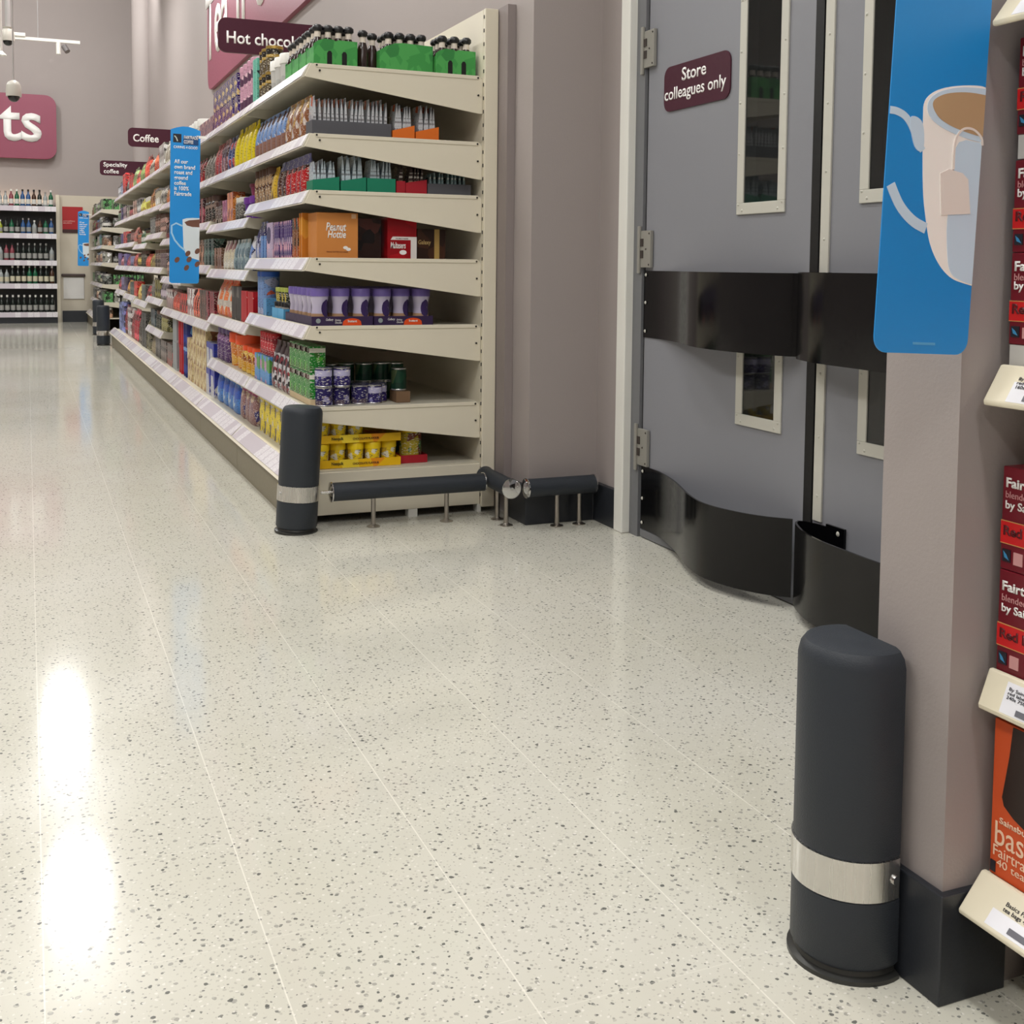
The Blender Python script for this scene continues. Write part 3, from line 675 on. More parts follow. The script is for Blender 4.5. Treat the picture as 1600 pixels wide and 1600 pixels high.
coffee_banner((.68, 17.9, .88), .15, .80, 'small distant blue banner hanging off the far shelving, before the red poster')

# ------------------------------------------------------------------ things hung from the ceiling at the upper left
def hanging():
    e = empty('track_light', (.2, 12, 3.05), 'white lighting track with a spotlight, hung at the upper left', 'track light')
    finish('track', B(-.16, .504, 11.985, 12.015, 3.03, 3.058), white_m, e, world=True)
    bm = bmesh.new(); cyl(bm, (.13, 12, 3.05), (.13, 12, 5.3), .004, 8); finish('hanging_wire', bm, mat('wire_grey', (170, 168, 168), .5), e, world=True)
    bm = bmesh.new(); cyl(bm, (.31, 12, 3.03), (.31, 12, 2.92), .022, 16); sp = finish('spotlight', bm, white_m, e, world=True, smooth=40)
    bm = bmesh.new(); cyl(bm, (.36, 12, 3.0), (.39, 11.97, 2.945), .027, 16); finish('lamp_head', bm, mat('spot_grey', (105, 100, 100), .4), sp, world=True, smooth=40)
    bm = bmesh.new(); box(bm, -.1, .02, 11.97, 12.03, 3.058, 3.09); finish('adapter_box', bm, white_m, e, world=True, bev=.004)
    def dome(x, y, z, r, lab, rod=.006):
        e = empty('dome_camera', (x, y, z), lab, 'security camera')
        bm = bmesh.new(); lathe(bm, [(r * 1.05, 0), (r * 1.05, r * .5), (r, r * 1.5), (r * .75, r * 2.0), (rod * 2, r * 2.3)], (0, 0, 0), 24); finish('housing', bm, mat('camera_grey_white', (200, 196, 186), .4), e, smooth=40)
        bm = bmesh.new(); lathe(bm, [(.001, -r * .8), (r * .35, -r * .74), (r * .65, -r * .5), (r * .8, -r * .2), (r * .82, 0)], (0, 0, 0), 24); finish('dark_dome', bm, mat('smoked_dome', (24, 24, 26), .1), e, smooth=60)
        bm = bmesh.new(); cyl(bm, (0, 0, r * 2.2), (0, 0, 5.3 - z), rod, 10); finish('hanging_rod', bm, mat('rod_pale', (175, 172, 170), .5), e, smooth=40)
    dome(-.075, 10.0, 2.235, .055, 'grey white dome camera on a thin rod, before the ts sign')
    dome(-.118, 10.8, 2.80, .05, 'dome camera on a thick white pole, above the other dome camera', rod=.022)
    e = empty('pendant_lamp', (-.165, 10.2, 2.58), 'small white pendant on a white pole at the left edge', 'pendant lamp')
    bm = bmesh.new(); lathe(bm, [(.045, 0), (.040, .006), (.012, .035), (.011, .12), (.010, .13)], (0, 0, 0), 20); finish('shade', bm, white_m, e, smooth=40)
    bm = bmesh.new(); cyl(bm, (0, 0, .12), (0, 0, 5.3 - 2.58), .012, 12); finish('pole', bm, white_m, e, smooth=40)
hanging()

# ------------------------------------------------------------------ goods: one builder per kind of package, then copies
RND = random.Random(7)
def rough_ring(bm, rings):
    for a, b in zip(rings, rings[1:]):
        n = len(a)
        for i in range(n): bm.faces.new((a[i], a[(i + 1) % n], b[(i + 1) % n], b[i]))
    bm.faces.new(list(reversed(rings[0]))); bm.faces.new(rings[-1])
def k_box(w, d, h, m, m2=None):
    bm = bmesh.new(); box(bm, 0, d, -w / 2, w / 2, 0, h)
    return finish('carton', bm, m, bev=.0012, bseg=1)
def k_pouch(w, d, h, m, m2=None):
    bm = bmesh.new(); rings = []
    for f, dd, ww in ((0, .75, .9), (.05, .95, .96), (.25, 1, 1), (.5, .9, .99), (.72, .62, .96), (.86, .3, .95), (.92, .08, .98), (1, .06, 1.0)):
        q = []
        for i in range(14):
            a = 2 * math.pi * i / 14; ca, sa = math.cos(a), math.sin(a)
            px = d / 2 + d / 2 * dd * math.copysign(abs(ca) ** .7, ca); py = w / 2 * ww * math.copysign(abs(sa) ** .5, sa)
            q.append(bm.verts.new((px, py, h * f)))
        rings.append(q)
    rough_ring(bm, rings); return finish('pouch', bm, m, smooth=60)
def k_jar(w, d, h, m, m2):
    r = w / 2; root = empty('jar', (0, 0, 0))
    bm = bmesh.new(); lathe(bm, [(r * .9, 0), (r, h * .04), (r, h * .68), (r * .86, h * .78), (r * .8, h * .80)], (r, 0, 0), 16); finish('body', bm, m, root, smooth=40)
    bm = bmesh.new(); lathe(bm, [(r * .88, h * .79), (r * .9, h * .80), (r * .9, h * .98), (r * .84, h)], (r, 0, 0), 16); finish('lid', bm, m2, root, smooth=40)
    return root
def k_tub(w, d, h, m, m2):
    r = w / 2; root = empty('tub', (0, 0, 0))
    bm = bmesh.new(); lathe(bm, [(r * .84, 0), (r * .94, h * .74)], (r, 0, 0), 18); finish('body', bm, m, root, smooth=40)
    bm = bmesh.new(); lathe(bm, [(r, h * .70), (r, h * .97), (r * .94, h)], (r, 0, 0), 18); finish('lid', bm, m2, root, smooth=40)
    return root
def k_tin(w, d, h, m, m2):
    r = w / 2; root = empty('tin', (0, 0, 0))
    bm = bmesh.new(); lathe(bm, [(r * .97, 0), (r * .97, h)], (r, 0, 0), 20); finish('body', bm, m, root, smooth=40)
    bm = bmesh.new(); lathe(bm, [(r, h * .93), (r, h * .985), (r * .96, h), (r * .95, h * .985)], (r, 0, 0), 20); finish('lid', bm, m2, root, smooth=40)
    bm = bmesh.new(); lathe(bm, [(r, 0), (r, h * .04), (r * .965, h * .06)], (r, 0, 0), 20); finish('base_rim', bm, m2, root, smooth=40)
    return root
def k_tube(w, d, h, m, m2):
    r = w / 2; root = empty('canister', (0, 0, 0))
    bm = bmesh.new(); lathe(bm, [(r * .97, 0), (r * .97, h * .92)], (r, 0, 0), 16); finish('body', bm, m, root, smooth=40)
    bm = bmesh.new(); lathe(bm, [(r, h * .88), (r, h * .99), (r * .95, h)], (r, 0, 0), 16); finish('lid', bm, m2, root, smooth=40)
    return root
def k_waist(w, d, h, m, m2):
    """waisted clear jar: powder body, purple lid, oval label"""
    r = w / 2; root = empty('jar', (0, 0, 0))
    bm = bmesh.new(); lathe(bm, [(r * .9, 0, 0), (r * .96, h * .03, 0), (r * .95, h * .14, 0), (r * .84, h * .30, 1), (r * .78, h * .46, 1), (r * .84, h * .62, 1), (r * .94, h * .74, 1), (r * .94, h * .78, 1)], (r, 0, 0), 24)
    finish('glass_body', bm, [mat('cocoa_through_glass', (176, 140, 106), .15, coat=.5), mat('glass_lilac_sleeve', (190, 182, 206), .15, coat=.5)], root, smooth=60)
    bm = bmesh.new(); lathe(bm, [(r, h * .78), (r, h * .97), (r * .95, h)], (r, 0, 0), 24); finish('lid', bm, m2, root, smooth=40)
    for a0 in (-.45, 2.65):
        bm = bmesh.new(); rows = []
        for j in range(7):
            t = -1 + 2 * j / 6; zz = h * (.44 + .25 * t); rr = r * (.80 + .12 * t * t) + .0012; wd = .62 * math.sqrt(max(0.02, 1 - t * t))
            rows.append([bm.verts.new((r + rr * math.cos(a0 - math.pi / 2 + wd * k / 3 + .9), rr * math.sin(a0 - math.pi / 2 + wd * k / 3 + .9), zz)) for k in range(-3, 4)])
        for p, q in zip(rows, rows[1:]):
            for i in range(6): bm.faces.new((p[i], p[i + 1], q[i + 1], q[i]))
        finish('oval_label', bm, mat('label_deep_purple', (58, 40, 92), .25), root, smooth=60)
    return root
def k_bottle(w, d, h, m, m2):
    r = w / 2; root = empty('bottle', (0, 0, 0))
    bm = bmesh.new(); lathe(bm, [(r * .92, 0), (r, h * .03), (r, h * .55), (r * .8, h * .66), (r * .38, h * .76), (r * .34, h * .90)], (r, 0, 0), 12); finish('body', bm, m, root, smooth=50)
    bm = bmesh.new(); lathe(bm, [(r * .42, h * .88), (r * .44, h)], (r, 0, 0), 12); finish('cap', bm, m2, root, smooth=50)
    bm = bmesh.new(); lathe(bm, [(r * 1.015, h * .16), (r * 1.015, h * .44)], (r, 0, 0), 12); finish('label', bm, M_BL[int(w * 1000 + h * 997) % len(M_BL)], root, smooth=50)
    return root
def k_tray(w, d, h, m, m2=None, slope=0):
    """open display tray: w along y, d along x; slope lowers the side edges towards the front"""
    t = .003; bm = bmesh.new()
    box(bm, 0, d, -w / 2, w / 2, 0, t); box(bm, 0, t, -w / 2, w / 2, t, h)
    box(bm, d - t, d, -w / 2, w / 2, t, h)
    for s in (-1, 1):
        y = -w / 2 if s < 0 else w / 2 - t
        prism(bm, [(t, t), (d - t, t), (d - t, h + slope), (d * .55, h + slope * .55), (t, h)], 'y', y, y + t)
    return finish('display_tray', bm, m)
def k_sachet(w, d, h, m, m2=None):
    bm = bmesh.new(); rings = []
    for f, dd in ((0, .15), (.08, .3), (.4, 1), (.75, .6), (.93, .15), (1, .15)):
        rings.append([bm.verts.new((d / 2 + sx * d / 2 * dd, sy * w / 2, h * f)) for sx, sy in ((-1, -1), (0, -1.0), (1, -1), (1, 1), (0, 1.0), (-1, 1))])
    rough_ring(bm, rings); return finish('sachet', bm, m, smooth=50)
KIND = {'carton': k_box, 'pouch': k_pouch, 'jar': k_jar, 'tub': k_tub, 'tin': k_tin, 'canister': k_tube, 'waist': k_waist, 'bottle': k_bottle, 'tray': k_tray, 'sachet': k_sachet}
CAT = {'carton': 'box', 'pouch': 'bag', 'jar': 'jar', 'tub': 'tub', 'tin': 'tin', 'canister': 'canister', 'waist': 'jar', 'bottle': 'bottle', 'tray': 'tray', 'sachet': 'sachet'}
def copy_tree(o, parent=None):
    c = o.copy(); C.objects.link(c)
    if parent: c.parent = parent
    for ch in o.children: copy_tree(ch, c)
    return c
_proto = {}
def put(kind, x, y, z, w, d, h, m, m2=None, label='', group=None, rz=0, tilt=0, flip=False):
    """place one package: local front faces -x, x is the front plane"""
    key = (kind, round(w, 4), round(d, 4), round(h, 4), m.name, m2.name if m2 else '')
    if key in _proto: o = copy_tree(_proto[key])
    else: o = KIND[kind](w, d, h, m, m2); _proto[key] = o
    o.location = (x, y, z); o.rotation_euler = (0, tilt, rz)
    for k in ('group',):
        if k in o: del o[k]
    tag(o, label, CAT[kind], group); return o
SH = ['bottom shelf', 'second shelf up', 'third shelf up', 'fourth shelf up', 'fifth shelf up', 'sixth shelf up', 'top shelf']
BN = ['nearest bay', 'second bay', 'third bay', 'fourth bay', 'fifth bay', 'sixth bay', 'seventh bay', 'last bay']
def shelf_z(b, s):
    """s: 0 bottom ... ; -1 top"""
    L_ = [.19] + LV[b]; return L_[s]
def shelf_name(b, s):
    n = len(LV[b]); return 'top shelf' if s == n else SH[s]
_labels = {}
def uniq(lab):
    k = _labels.get(lab, 0); _labels[lab] = k + 1
    return lab if k == 0 else None
def run(b, s, y0, y1, kind, w, h, m, desc, m2=None, d=None, rows=1, stack=1, x=None, gap=.003, dz=0, jit=1, tray=None, far=False, zabs=None, where=None):
    """a run of one product along the shelf from y0 (near) to y1 (far)"""
    d = d or w; z = (shelf_z(b, s) if zabs is None else zabs) + dz + .0005; x = .945 if x is None else x
    n = max(1, int((y1 - y0 + .012) / (w + gap))); step = (y1 - y0) / n
    where = where or '%s, %s' % (shelf_name(b, s), BN[b])
    g = '%s on the %s' % (desc, where)
    lab = g
    for i in range(n):
        for r in range(rows):
            for k in range(stack):
                a = 0 if stack > 1 or not jit else RND.uniform(-.07, .07) * jit
                put(kind, x + r * (d + .004) + (0 if not jit else RND.uniform(0, .006)), y0 + step * (i + .5), z + k * (h + .0008), w, d, h, m, m2, lab, g if n * rows * stack > 1 else None, rz=a if kind not in ('carton', 'tray') else a * .15)
    if tray:
        pass
P = pack
lid = lambda n, c, r=.35: mat('lid_' + n, c, r)
purpleL = lid('purple', (120, 102, 176)); goldL = mat('lid_gold', (200, 168, 92), .3, metal=.8); blackL = lid('black', (24, 24, 26)); whiteL = lid('white', (228, 226, 220)); redL = lid('red', (190, 30, 34)); orangeL = lid('orange', (236, 84, 34)); blueL = lid('blue', (52, 96, 186)); yellowL = lid('yellow', (242, 208, 20)); greenL = lid('green', (40, 120, 60)); silverL = mat('lid_silver', (205, 205, 205), .25, metal=.9); brownL = lid('brown', (84, 54, 40)); mintL = lid('mint', (120, 200, 176))
M_BL = [mat('bottle_label_pale', (206, 204, 198), .5), mat('bottle_label_grey', (150, 150, 146), .5), mat('bottle_label_cream', (196, 190, 166), .5)]

# ============ nearest bay ============
green_card = P((64, 150, 74), (78, 164, 84), (54, 132, 66), 30, .5, .4, lines=False)
choc_glass = mat('cream_liqueur_dark_glass', (46, 30, 26), .15); neck_lab = mat('neck_label_cream', (226, 214, 200), .4)
def carrier(x, y, z, w, d, h, label, holes=True, slope_left=False, group=None):
    """green cardboard bottle carrier; w along x (towards the wall), d along y"""
    e = empty('bottle_carrier', (x, y, z), label, 'carrier', group)
    bm = bmesh.new(); t = .004
    top = [(0, h * .72), (w * .12, h * .86), (w * .28, h * .97), (w * .42, h), (w, h * .97)] if slope_left else [(0, h * .80), (w * .1, h * .92), (w * .25, h), (w * .45, h * .98), (w * .5, h * .93), (w * .56, h * .98), (w, h * .97)]
    for yy in (0, d - t): prism(bm, [(0, 0), (w, 0)] + top[::-1], 'y', yy, yy + t)
    box(bm, w - t, w, t, d - t, 0, h * .96); box(bm, 0, t, t, d - t, 0, h * .72); box(bm, 0, w, 0, d, 0, t)
    finish('cardboard_sleeve', bm, green_card, e)
    if holes:
        for f in (.36, .70):
            bm = bmesh.new(); prism(bm, [(w * f - .009, .004), (w * f + .009, .004), (w * f + .009, h * .5), (w * f + .004, h * .58), (w * f - .004, h * .58), (w * f - .009, h * .5)], 'y', -.0012, .001)
            finish('slot_opening', bm, dark_m, e)
    return e
def small_bottle(x, y, z, h, label, group=None):
    e = empty('bottle', (x, y, z), label, 'bottle', group)
    r = .020
    bm = bmesh.new(); lathe(bm, [(r, 0), (r, h * .52), (r * .72, h * .66), (r * .55, h * .72), (r * .5, h * .84)], (0, 0, 0), 14); finish('body', bm, choc_glass, e, smooth=50)
    bm = bmesh.new(); lathe(bm, [(r * .62, h * .70), (r * .56, h * .86)], (0, 0, 0), 14); finish('neck_label', bm, neck_lab, e, smooth=50)
    bm = bmesh.new(); lathe(bm, [(r * .72, h * .84), (r * .95, h * .88), (r * .95, h * .95), (r * .6, h)], (0, 0, 0), 14); finish('cap', bm, blackL, e, smooth=50)
    return e
_sb = [None]
def bottles_in(x, y, z, w, d, h, nx, ny, label):
    for i in range(nx):
        for j in range(ny):
            px, py = x + w * (i + .5) / nx, y + d * (j + .5) / ny
            if _sb[0] is None: o = small_bottle(px, py, z, h, label); _sb[0] = o
            else: o = copy_tree(_sb[0]); o.location = (px, py, z)
            tag(o, label, 'bottle', label)
Z6 = LV[0][5] + .001
for i, (yy, lab) in enumerate(((4.12, 'green card bottle carrier at the near front corner of the top shelf'), (4.245, 'green card bottle carrier second from the front corner of the top shelf'), (4.37, 'green card bottle carrier third from the front corner of the top shelf'), (4.495, 'green card bottle carrier fourth from the front corner, next to the white canisters'))):
    carrier(.955, yy, Z6, .160, .115, .100, lab, holes=(i == 0), group='green bottle carriers on the top shelf')
    bottles_in(.957, yy + .006, Z6 + .005, .152, .103, .148, 4, 2, ['dark capped bottle in the front corner green carrier on the top shelf', 'dark capped bottle in the second green carrier along the top shelf front', 'dark capped bottle in the third green carrier along the top shelf front', 'dark capped bottle in the fourth green carrier along the top shelf front'][i])
carrier(1.205, 4.14, Z6, .205, .15, .112, 'green card bottle carrier without slots, in the middle of the top shelf end', holes=False, slope_left=True, group='green bottle carriers on the top shelf')
bottles_in(1.225, 4.15, Z6 + .005, .17, .13, .152, 4, 3, 'dark capped bottle in the middle green carrier without slots')
carrier(1.415, 4.12, Z6, .158, .14, .102, 'green card bottle carrier beside the cream upright on the top shelf', holes=True, group='green bottle carriers on the top shelf')
bottles_in(1.425, 4.13, Z6 + .005, .145, .12, .145, 3, 3, 'dark capped bottle in the green carrier beside the cream upright')
o = copy_tree(_sb[0]); o.location = (1.145, 4.16, Z6); tag(o, 'single dark capped bottle standing between the green carriers on the top shelf', 'bottle')
if 'group' in o: del o['group']
o = copy_tree(_sb[0]); o.location = (1.192, 4.20, Z6); tag(o, 'dark capped bottle squeezed against the left side of the middle green carrier', 'bottle')
if 'group' in o: del o['group']
run(0, 6, 4.63, 4.93, 'tub', .092, .135, P((196, 194, 190), (176, 176, 174), None, 30, amount=.25, lines=False), 'pale grey canister', whiteL, stack=1)
run(0, 6, 4.66, 4.95, 'canister', .085, .115, P((30, 28, 26), (60, 52, 40), (70, 60, 46), 30, band=(.55, .68, (190, 160, 70))), 'black and gold canister stacked behind the pale canisters', goldL, x=1.05, stack=2)
run(0, 6, 4.95, 5.18, 'canister', .075, .108, P((36, 32, 28), (90, 76, 50), (70, 60, 50), 40, band=(.6, .72, (176, 146, 70))), 'black canister with gold lid, stacked in twos', goldL, stack=2)
run(0, 6, 5.18, 5.27, 'carton', .04, .20, P((110, 190, 170), (40, 50, 52), None, 16, amount=.4), 'slim mint and black box', d=.06)
# fifth shelf of the near bay: sachets in trays at the end, pouches along the front
Z5 = LV[0][4] + .001
gray_card = mat('dark_grey_card', (84, 84, 90), .55); orange_card = mat('orange_card', (226, 112, 24), .5); green_card2 = mat('emerald_card', (10, 128, 96), .5); red_card = mat('crimson_card', (168, 18, 36), .5)
def end_tray(x0, x1, z, m, hh, lab, sach, slab, n, sh=.105, slope=.0, y=4.125, dd=.10, lean=.1):
    e = tag(finish('display_tray', (lambda bm: ([box(bm, 0, x1 - x0, 0, .003, 0, hh) if not slope else prism(bm, [(0, 0), (x1 - x0, 0), (x1 - x0, hh + slope), (0, hh)], 'y', 0, .003), box(bm, 0, x1 - x0, dd - .003, dd, 0, hh), box(bm, 0, .003, .003, dd - .003, 0, hh), box(bm, x1 - x0 - .003, x1 - x0, .003, dd - .003, 0, hh + slope), box(bm, 0, x1 - x0, 0, dd, 0, .003)], bm)[1])(bmesh.new()), m), lab, 'tray', 'display trays at the shelf end')
    e.location = (x0, y, z)
    for i in range(n):
        xx = x0 + .008 + (x1 - x0 - .02) * i / max(1, n)
        put('sachet', xx, y + dd / 2, z + .004, .082, .011, sh + RND.uniform(-.006, .006), sach, None, slab, slab, tilt=RND.uniform(-lean * .5, lean * .8), rz=RND.uniform(-.05, .05))
silver_or = P((196, 198, 202), (206, 88, 42), (168, 172, 180), 28, .25, .3); silver_bl = P((190, 204, 212), (150, 170, 186), (176, 110, 70), 26, .2, .3); dark_sach = P((58, 40, 38), (150, 120, 90), None, 30, .3, .25)
end_tray(.950, 1.245, Z5, gray_card, .056, 'long dark grey display tray on the fifth shelf end', silver_or, 'silver and orange sachet in the long grey tray', 17, sh=.135)
end_tray(1.250, 1.335, Z5, orange_card, .034, 'orange display tray beside the long grey tray', silver_or, 'silver and orange sachet in the left orange tray', 6, sh=.125, slope=.022)
end_tray(1.340, 1.430, Z5, orange_card, .034, 'orange display tray farthest right on its shelf end', silver_or, 'silver and orange sachet in the right orange tray', 6, sh=.125, slope=.022)
run(0, 5, 4.26, 4.62, 'pouch', .115, .165, P((150, 96, 66), (196, 150, 70), (212, 196, 190), 36, .25, .45), 'brown and gold foil bag', d=.06)
run(0, 5, 4.63, 5.27, 'pouch', .085, .165, P((124, 158, 214), (226, 222, 226), (92, 60, 52), 30, .3, .4, band=(.0, .38, (150, 110, 96))), 'light blue topped pouch with brown print', d=.06)
# fourth shelf, near bay
Z4 = LV[0][3] + .001
end_tray(.952, 1.050, Z4, green_card2, .042, 'emerald display tray nearest the shelf corner', silver_bl, 'silver blue sachet in the emerald tray at the corner', 7, sh=.11, slope=.014)
end_tray(1.056, 1.150, Z4, green_card2, .042, 'emerald display tray second from the shelf corner', silver_bl, 'silver blue sachet in the second emerald tray', 7, sh=.125, slope=.016)
end_tray(1.154, 1.262, Z4, green_card2, .056, 'emerald display tray beside the red trays', silver_bl, 'silver blue sachet in the third emerald tray', 8, sh=.115)
end_tray(1.266, 1.300, Z4, red_card, .05, 'narrow crimson display tray', dark_sach, 'dark sachet in the narrow crimson tray', 2, sh=.10)
end_tray(1.302, 1.384, Z4, red_card, .044, 'wide crimson display tray with sloping front', dark_sach, 'dark sachet in the wide crimson tray', 5, sh=.10, slope=.014)
end_tray(1.388, 1.560, Z4, gray_card, .045, 'dark grey display tray beside the cream upright', P((120, 146, 150), (60, 74, 78), None, 26, .25, .4), 'grey green sachet in the tray beside the cream upright', 9, sh=.08)
run(0, 4, 4.25, 4.60, 'pouch', .085, .150, P((186, 30, 36), (70, 24, 28), (236, 200, 190), 26, .25, .3, band=(.72, 1, (120, 120, 172))), 'red standing pouch with violet top', d=.055)
run(0, 4, 4.60, 4.78, 'pouch', .085, .150, P((110, 64, 48), (70, 40, 34), (200, 150, 110), 26, .25, .35, band=(.75, 1, (120, 124, 170))), 'brown standing pouch with violet top', d=.055)
run(0, 4, 4.78, 4.90, 'pouch', .10, .140, P((222, 182, 60), (80, 40, 24), None, 20, .25, .35), 'yellow pouch with brown top', d=.055)
run(0, 4, 4.90, 5.27, 'jar', .07, .150, P((92, 62, 48), (170, 140, 110), (50, 36, 32), 34, .25, .35), 'slim brown jar', brownL)
# third shelf (peanut box etc.), near bay
Z3 = LV[0][2] + .001
def end_box(x0, x1, z, h, m, lab, y=4.118, dd=.11, rz=0):
    o = tag(finish('carton', B(0, x1 - x0, 0, dd, 0, h), m, bev=.001, bseg=1), lab, 'box'); o.location = (x0, y, z); o.rotation_euler = (0, 0, rz); return o
pb = end_box(.965, 1.118, Z3, .166, mat('peanut_box_orange', (206, 132, 62), .5), 'orange brown hot drink box with white peanut lettering at the shelf corner', dd=.14)
def put_text(o, s, x, z, w, h, m=white_txt, y=-.0008, **k):
    return text_mesh('lettering', s, m, o, ROT_FRONT, (x, y, z), width=w, height=h, ext=.0005, world=False, **k)
put_text(pb, 'Peanut', .034, .100, .075, .030, shear=.2); put_text(pb, 'Hottie', .040, .074, .068, .028, shear=.2)
put_text(pb, 'PEANUT BUTTER HOT DRINK', .036, .022, .08, .005, m=mat('print_dark_orange', (150, 86, 40), .5))
bm = bmesh.new()
for cx, cz in ((.106, .040), (.117, .034)):
    prism(bm, [(cx + .009 * math.cos(a * .524), cz + .006 * math.sin(a * .524)) for a in range(12)], 'y', -.0012 - (cx - .1) * .02, 0)
finish('peanut_print', bm, white_txt, pb); finish('corner_print', B(.128, .145, -.001, 0, .146, .162), mat('print_peach', (232, 190, 150), .5), pb)
end_box(1.122, 1.215, Z3, .150, P((40, 20, 16), (74, 36, 30), (20, 12, 12), 22, .25, .4, lines=False), 'dark brown hot drink box right of the orange peanut box', y=4.15)
ms = end_box(1.232, 1.345, Z3, .156, P((150, 10, 22), (176, 18, 30), None, 14, .3, .4, lines=False), 'red hot chocolate box with a white panel', y=4.125)
mw = finish('white_panel', (lambda bm: (prism(bm, [(.012, .072), (.020, .084), (.113, .084), (.113, .0), (.090, .0), (.090, .072)], 'y', -.0012, 0), bm)[1])(bmesh.new()), mat('carton_white_panel', (226, 220, 216), .5), ms)
put_text(ms, 'Maltesers', .012, .040, .058, .024, shear=.1); put_text(ms, 'YOU MELT IT BLEND', .030, .075, .05, .004, m=mat('print_red_dark', (90, 20, 24), .5), y=-.0014)
bm = bmesh.new(); prism(bm, [(.060 + .014 * math.cos(a * .524), .026 + .009 * math.sin(a * .524)) for a in range(12)], 'y', -.001, 0); finish('cup_print', bm, white_txt, ms)
gw = end_box(1.352, 1.465, Z3, .115, P((44, 24, 14), (66, 38, 22), None, 20, .35, .3, lines=False), 'dark brown box with a gold stripe', y=4.14)
put_text(gw, 'Galaxy', .004, .052, .05, .022, m=mat('print_gold', (190, 160, 100), .35)); finish('gold_stripe', B(.068, .088, -.001, 0, 0, .115), mat('stripe_gold', (176, 144, 80), .35), gw)
run(0, 3, 4.27, 4.34, 'carton', .012, .170, P((212, 130, 44), (230, 160, 60), None, 20, .4, .3, lines=False), 'thin orange box on edge', d=.09, gap=.012)
run(0, 3, 4.36, 4.46, 'carton', .045, .155, P((130, 76, 36), (190, 96, 44), (40, 30, 26), 30), 'brown and orange drink box', d=.10)
run(0, 3, 4.47, 4.80, 'carton', .028, .150, P((80, 56, 120), (214, 190, 214), (230, 170, 190), 22, amount=.35), 'thin purple and pink drink box on edge', d=.11, gap=.006)
o = put('carton', .947, 4.90, Z3, .13, .10, .152, P((196, 176, 206), (226, 190, 212), None, 16, amount=.35), None, 'lilac box with a dark purple round badge', None)
bm = bmesh.new(); prism(bm, [(.018 + .0 + .042 * math.cos(a * .524), .098 + .036 * math.sin(a * .524)) for a in range(12)], 'x', -.0012, 0); finish('round_badge', bm, mat('label_deep_purple', (58, 40, 92), .25), o)
run(0, 3, 5.0, 5.1, 'carton', .045, .10, P((110, 150, 210), (210, 200, 220), None, 24), 'pale blue small box', d=.06)
run(0, 3, 5.10, 5.27, 'pouch', .085, .165, P((40, 36, 90), (200, 200, 220), (90, 110, 180), 26), 'navy drink pouch with white script', d=.06)
# second shelf from top of lower part: waisted jars
Z2 = LV[0][1] + .001
tray_purple = mat('tray_deep_purple', (52, 34, 74), .4)
for j, (tx, lab) in enumerate(((.948, 'deep purple jar tray at the front corner of the third shelf up'), (1.182, 'deep purple jar tray behind the front one, towards the wall'))):
    e = tag(k_tray(.46, .229, .034, tray_purple), lab, 'tray', 'purple jar trays'); e.location = (tx, 4.355, Z2)
    put_y = -.2305
    bm = bmesh.new()
    prism(bm, [(.150 + .036 * math.cos(a * math.pi / 8), .001 + .026 * abs(math.sin(a * math.pi / 8)) ** .6) for a in range(0, 9)], 'y', put_y - .001, put_y); finish('orange_badge', bm, mat('badge_orange', (232, 82, 28), .4), e)
    text_mesh('lettering', 'Cadbury', white_txt, e, ROT_FRONT, (.052, put_y - .0004, .016), width=.028, height=.011, ext=.0004, world=False, shear=.3, bold=.01)
    text_mesh('lettering', 'Drinking\nChocolate', white_txt, e, ROT_FRONT, (.086, put_y - .0004, .008), width=.026, height=.016, ext=.0004, world=False, shear=.3, bold=.01)
    text_mesh('lettering', 'Instant', white_txt, e, ROT_FRONT, (.134, put_y - .0014, .012), width=.034, height=.009, ext=.0004, world=False, bold=.03)
    bm = bmesh.new(); prism(bm, [(.024 + .009 * math.cos(a * .628), .018 + .009 * math.sin(a * .628)) for a in range(10)], 'y', put_y - .0008, put_y); finish('emblem', bm, mat('emblem_grey', (150, 160, 160), .4), e)
for j in range(6):
    for i in range(6):
        lab = ['lilac waisted chocolate powder jar at the front of the purple tray', 'lilac waisted chocolate powder jar at the shelf end, second from the front', 'lilac waisted chocolate powder jar, third in from the shelf front', 'lilac waisted chocolate powder jar, fourth in from the shelf front', 'lilac waisted chocolate powder jar, fifth in from the shelf front', 'lilac waisted chocolate powder jar farthest from the shelf front'][j]
        put('waist', .953 + j * .0765 + (.004 if j > 2 else 0), 4.168 + i * .0745, Z2 + .004, .0705, .07, .132, cream, purpleL, lab, lab, rz=RND.uniform(-.2, .2))
skyblue = mat('sky_blue_card', (96, 176, 226), .5)
for i, yy in enumerate((4.66, 4.78)):
    e = tag(k_tray(.115, .16, .042, skyblue), 'sky blue tray of little cups, %s of two' % ('nearer' if i == 0 else 'farther'), 'tray', 'sky blue trays'); e.location = (.948, yy + .02, Z2)
run(0, 2, 4.625, 4.86, 'tub', .052, .062, P((206, 196, 186), (150, 70, 40), (60, 50, 44), 40), 'little cup with brown print, lower layer', blackL, dz=.005, x=.953, rows=2)
run(0, 2, 4.625, 4.86, 'tub', .052, .058, P((40, 46, 30), (190, 170, 60), (70, 110, 60), 40), 'little cup with yellow green lid, upper layer', lid('yellowgreen', (176, 186, 84)), dz=.069, x=.953, rows=2)
run(0, 2, 4.98, 5.05, 'carton', .07, .075, P((96, 160, 216), (150, 190, 226), None, 20), 'sky blue box low at the bay joint', d=.05)
run(0, 2, 5.07, 5.24, 'canister', .085, .19, P((120, 150, 200), (176, 180, 210), (200, 90, 60), 24), 'tall pale blue canister', blueL)
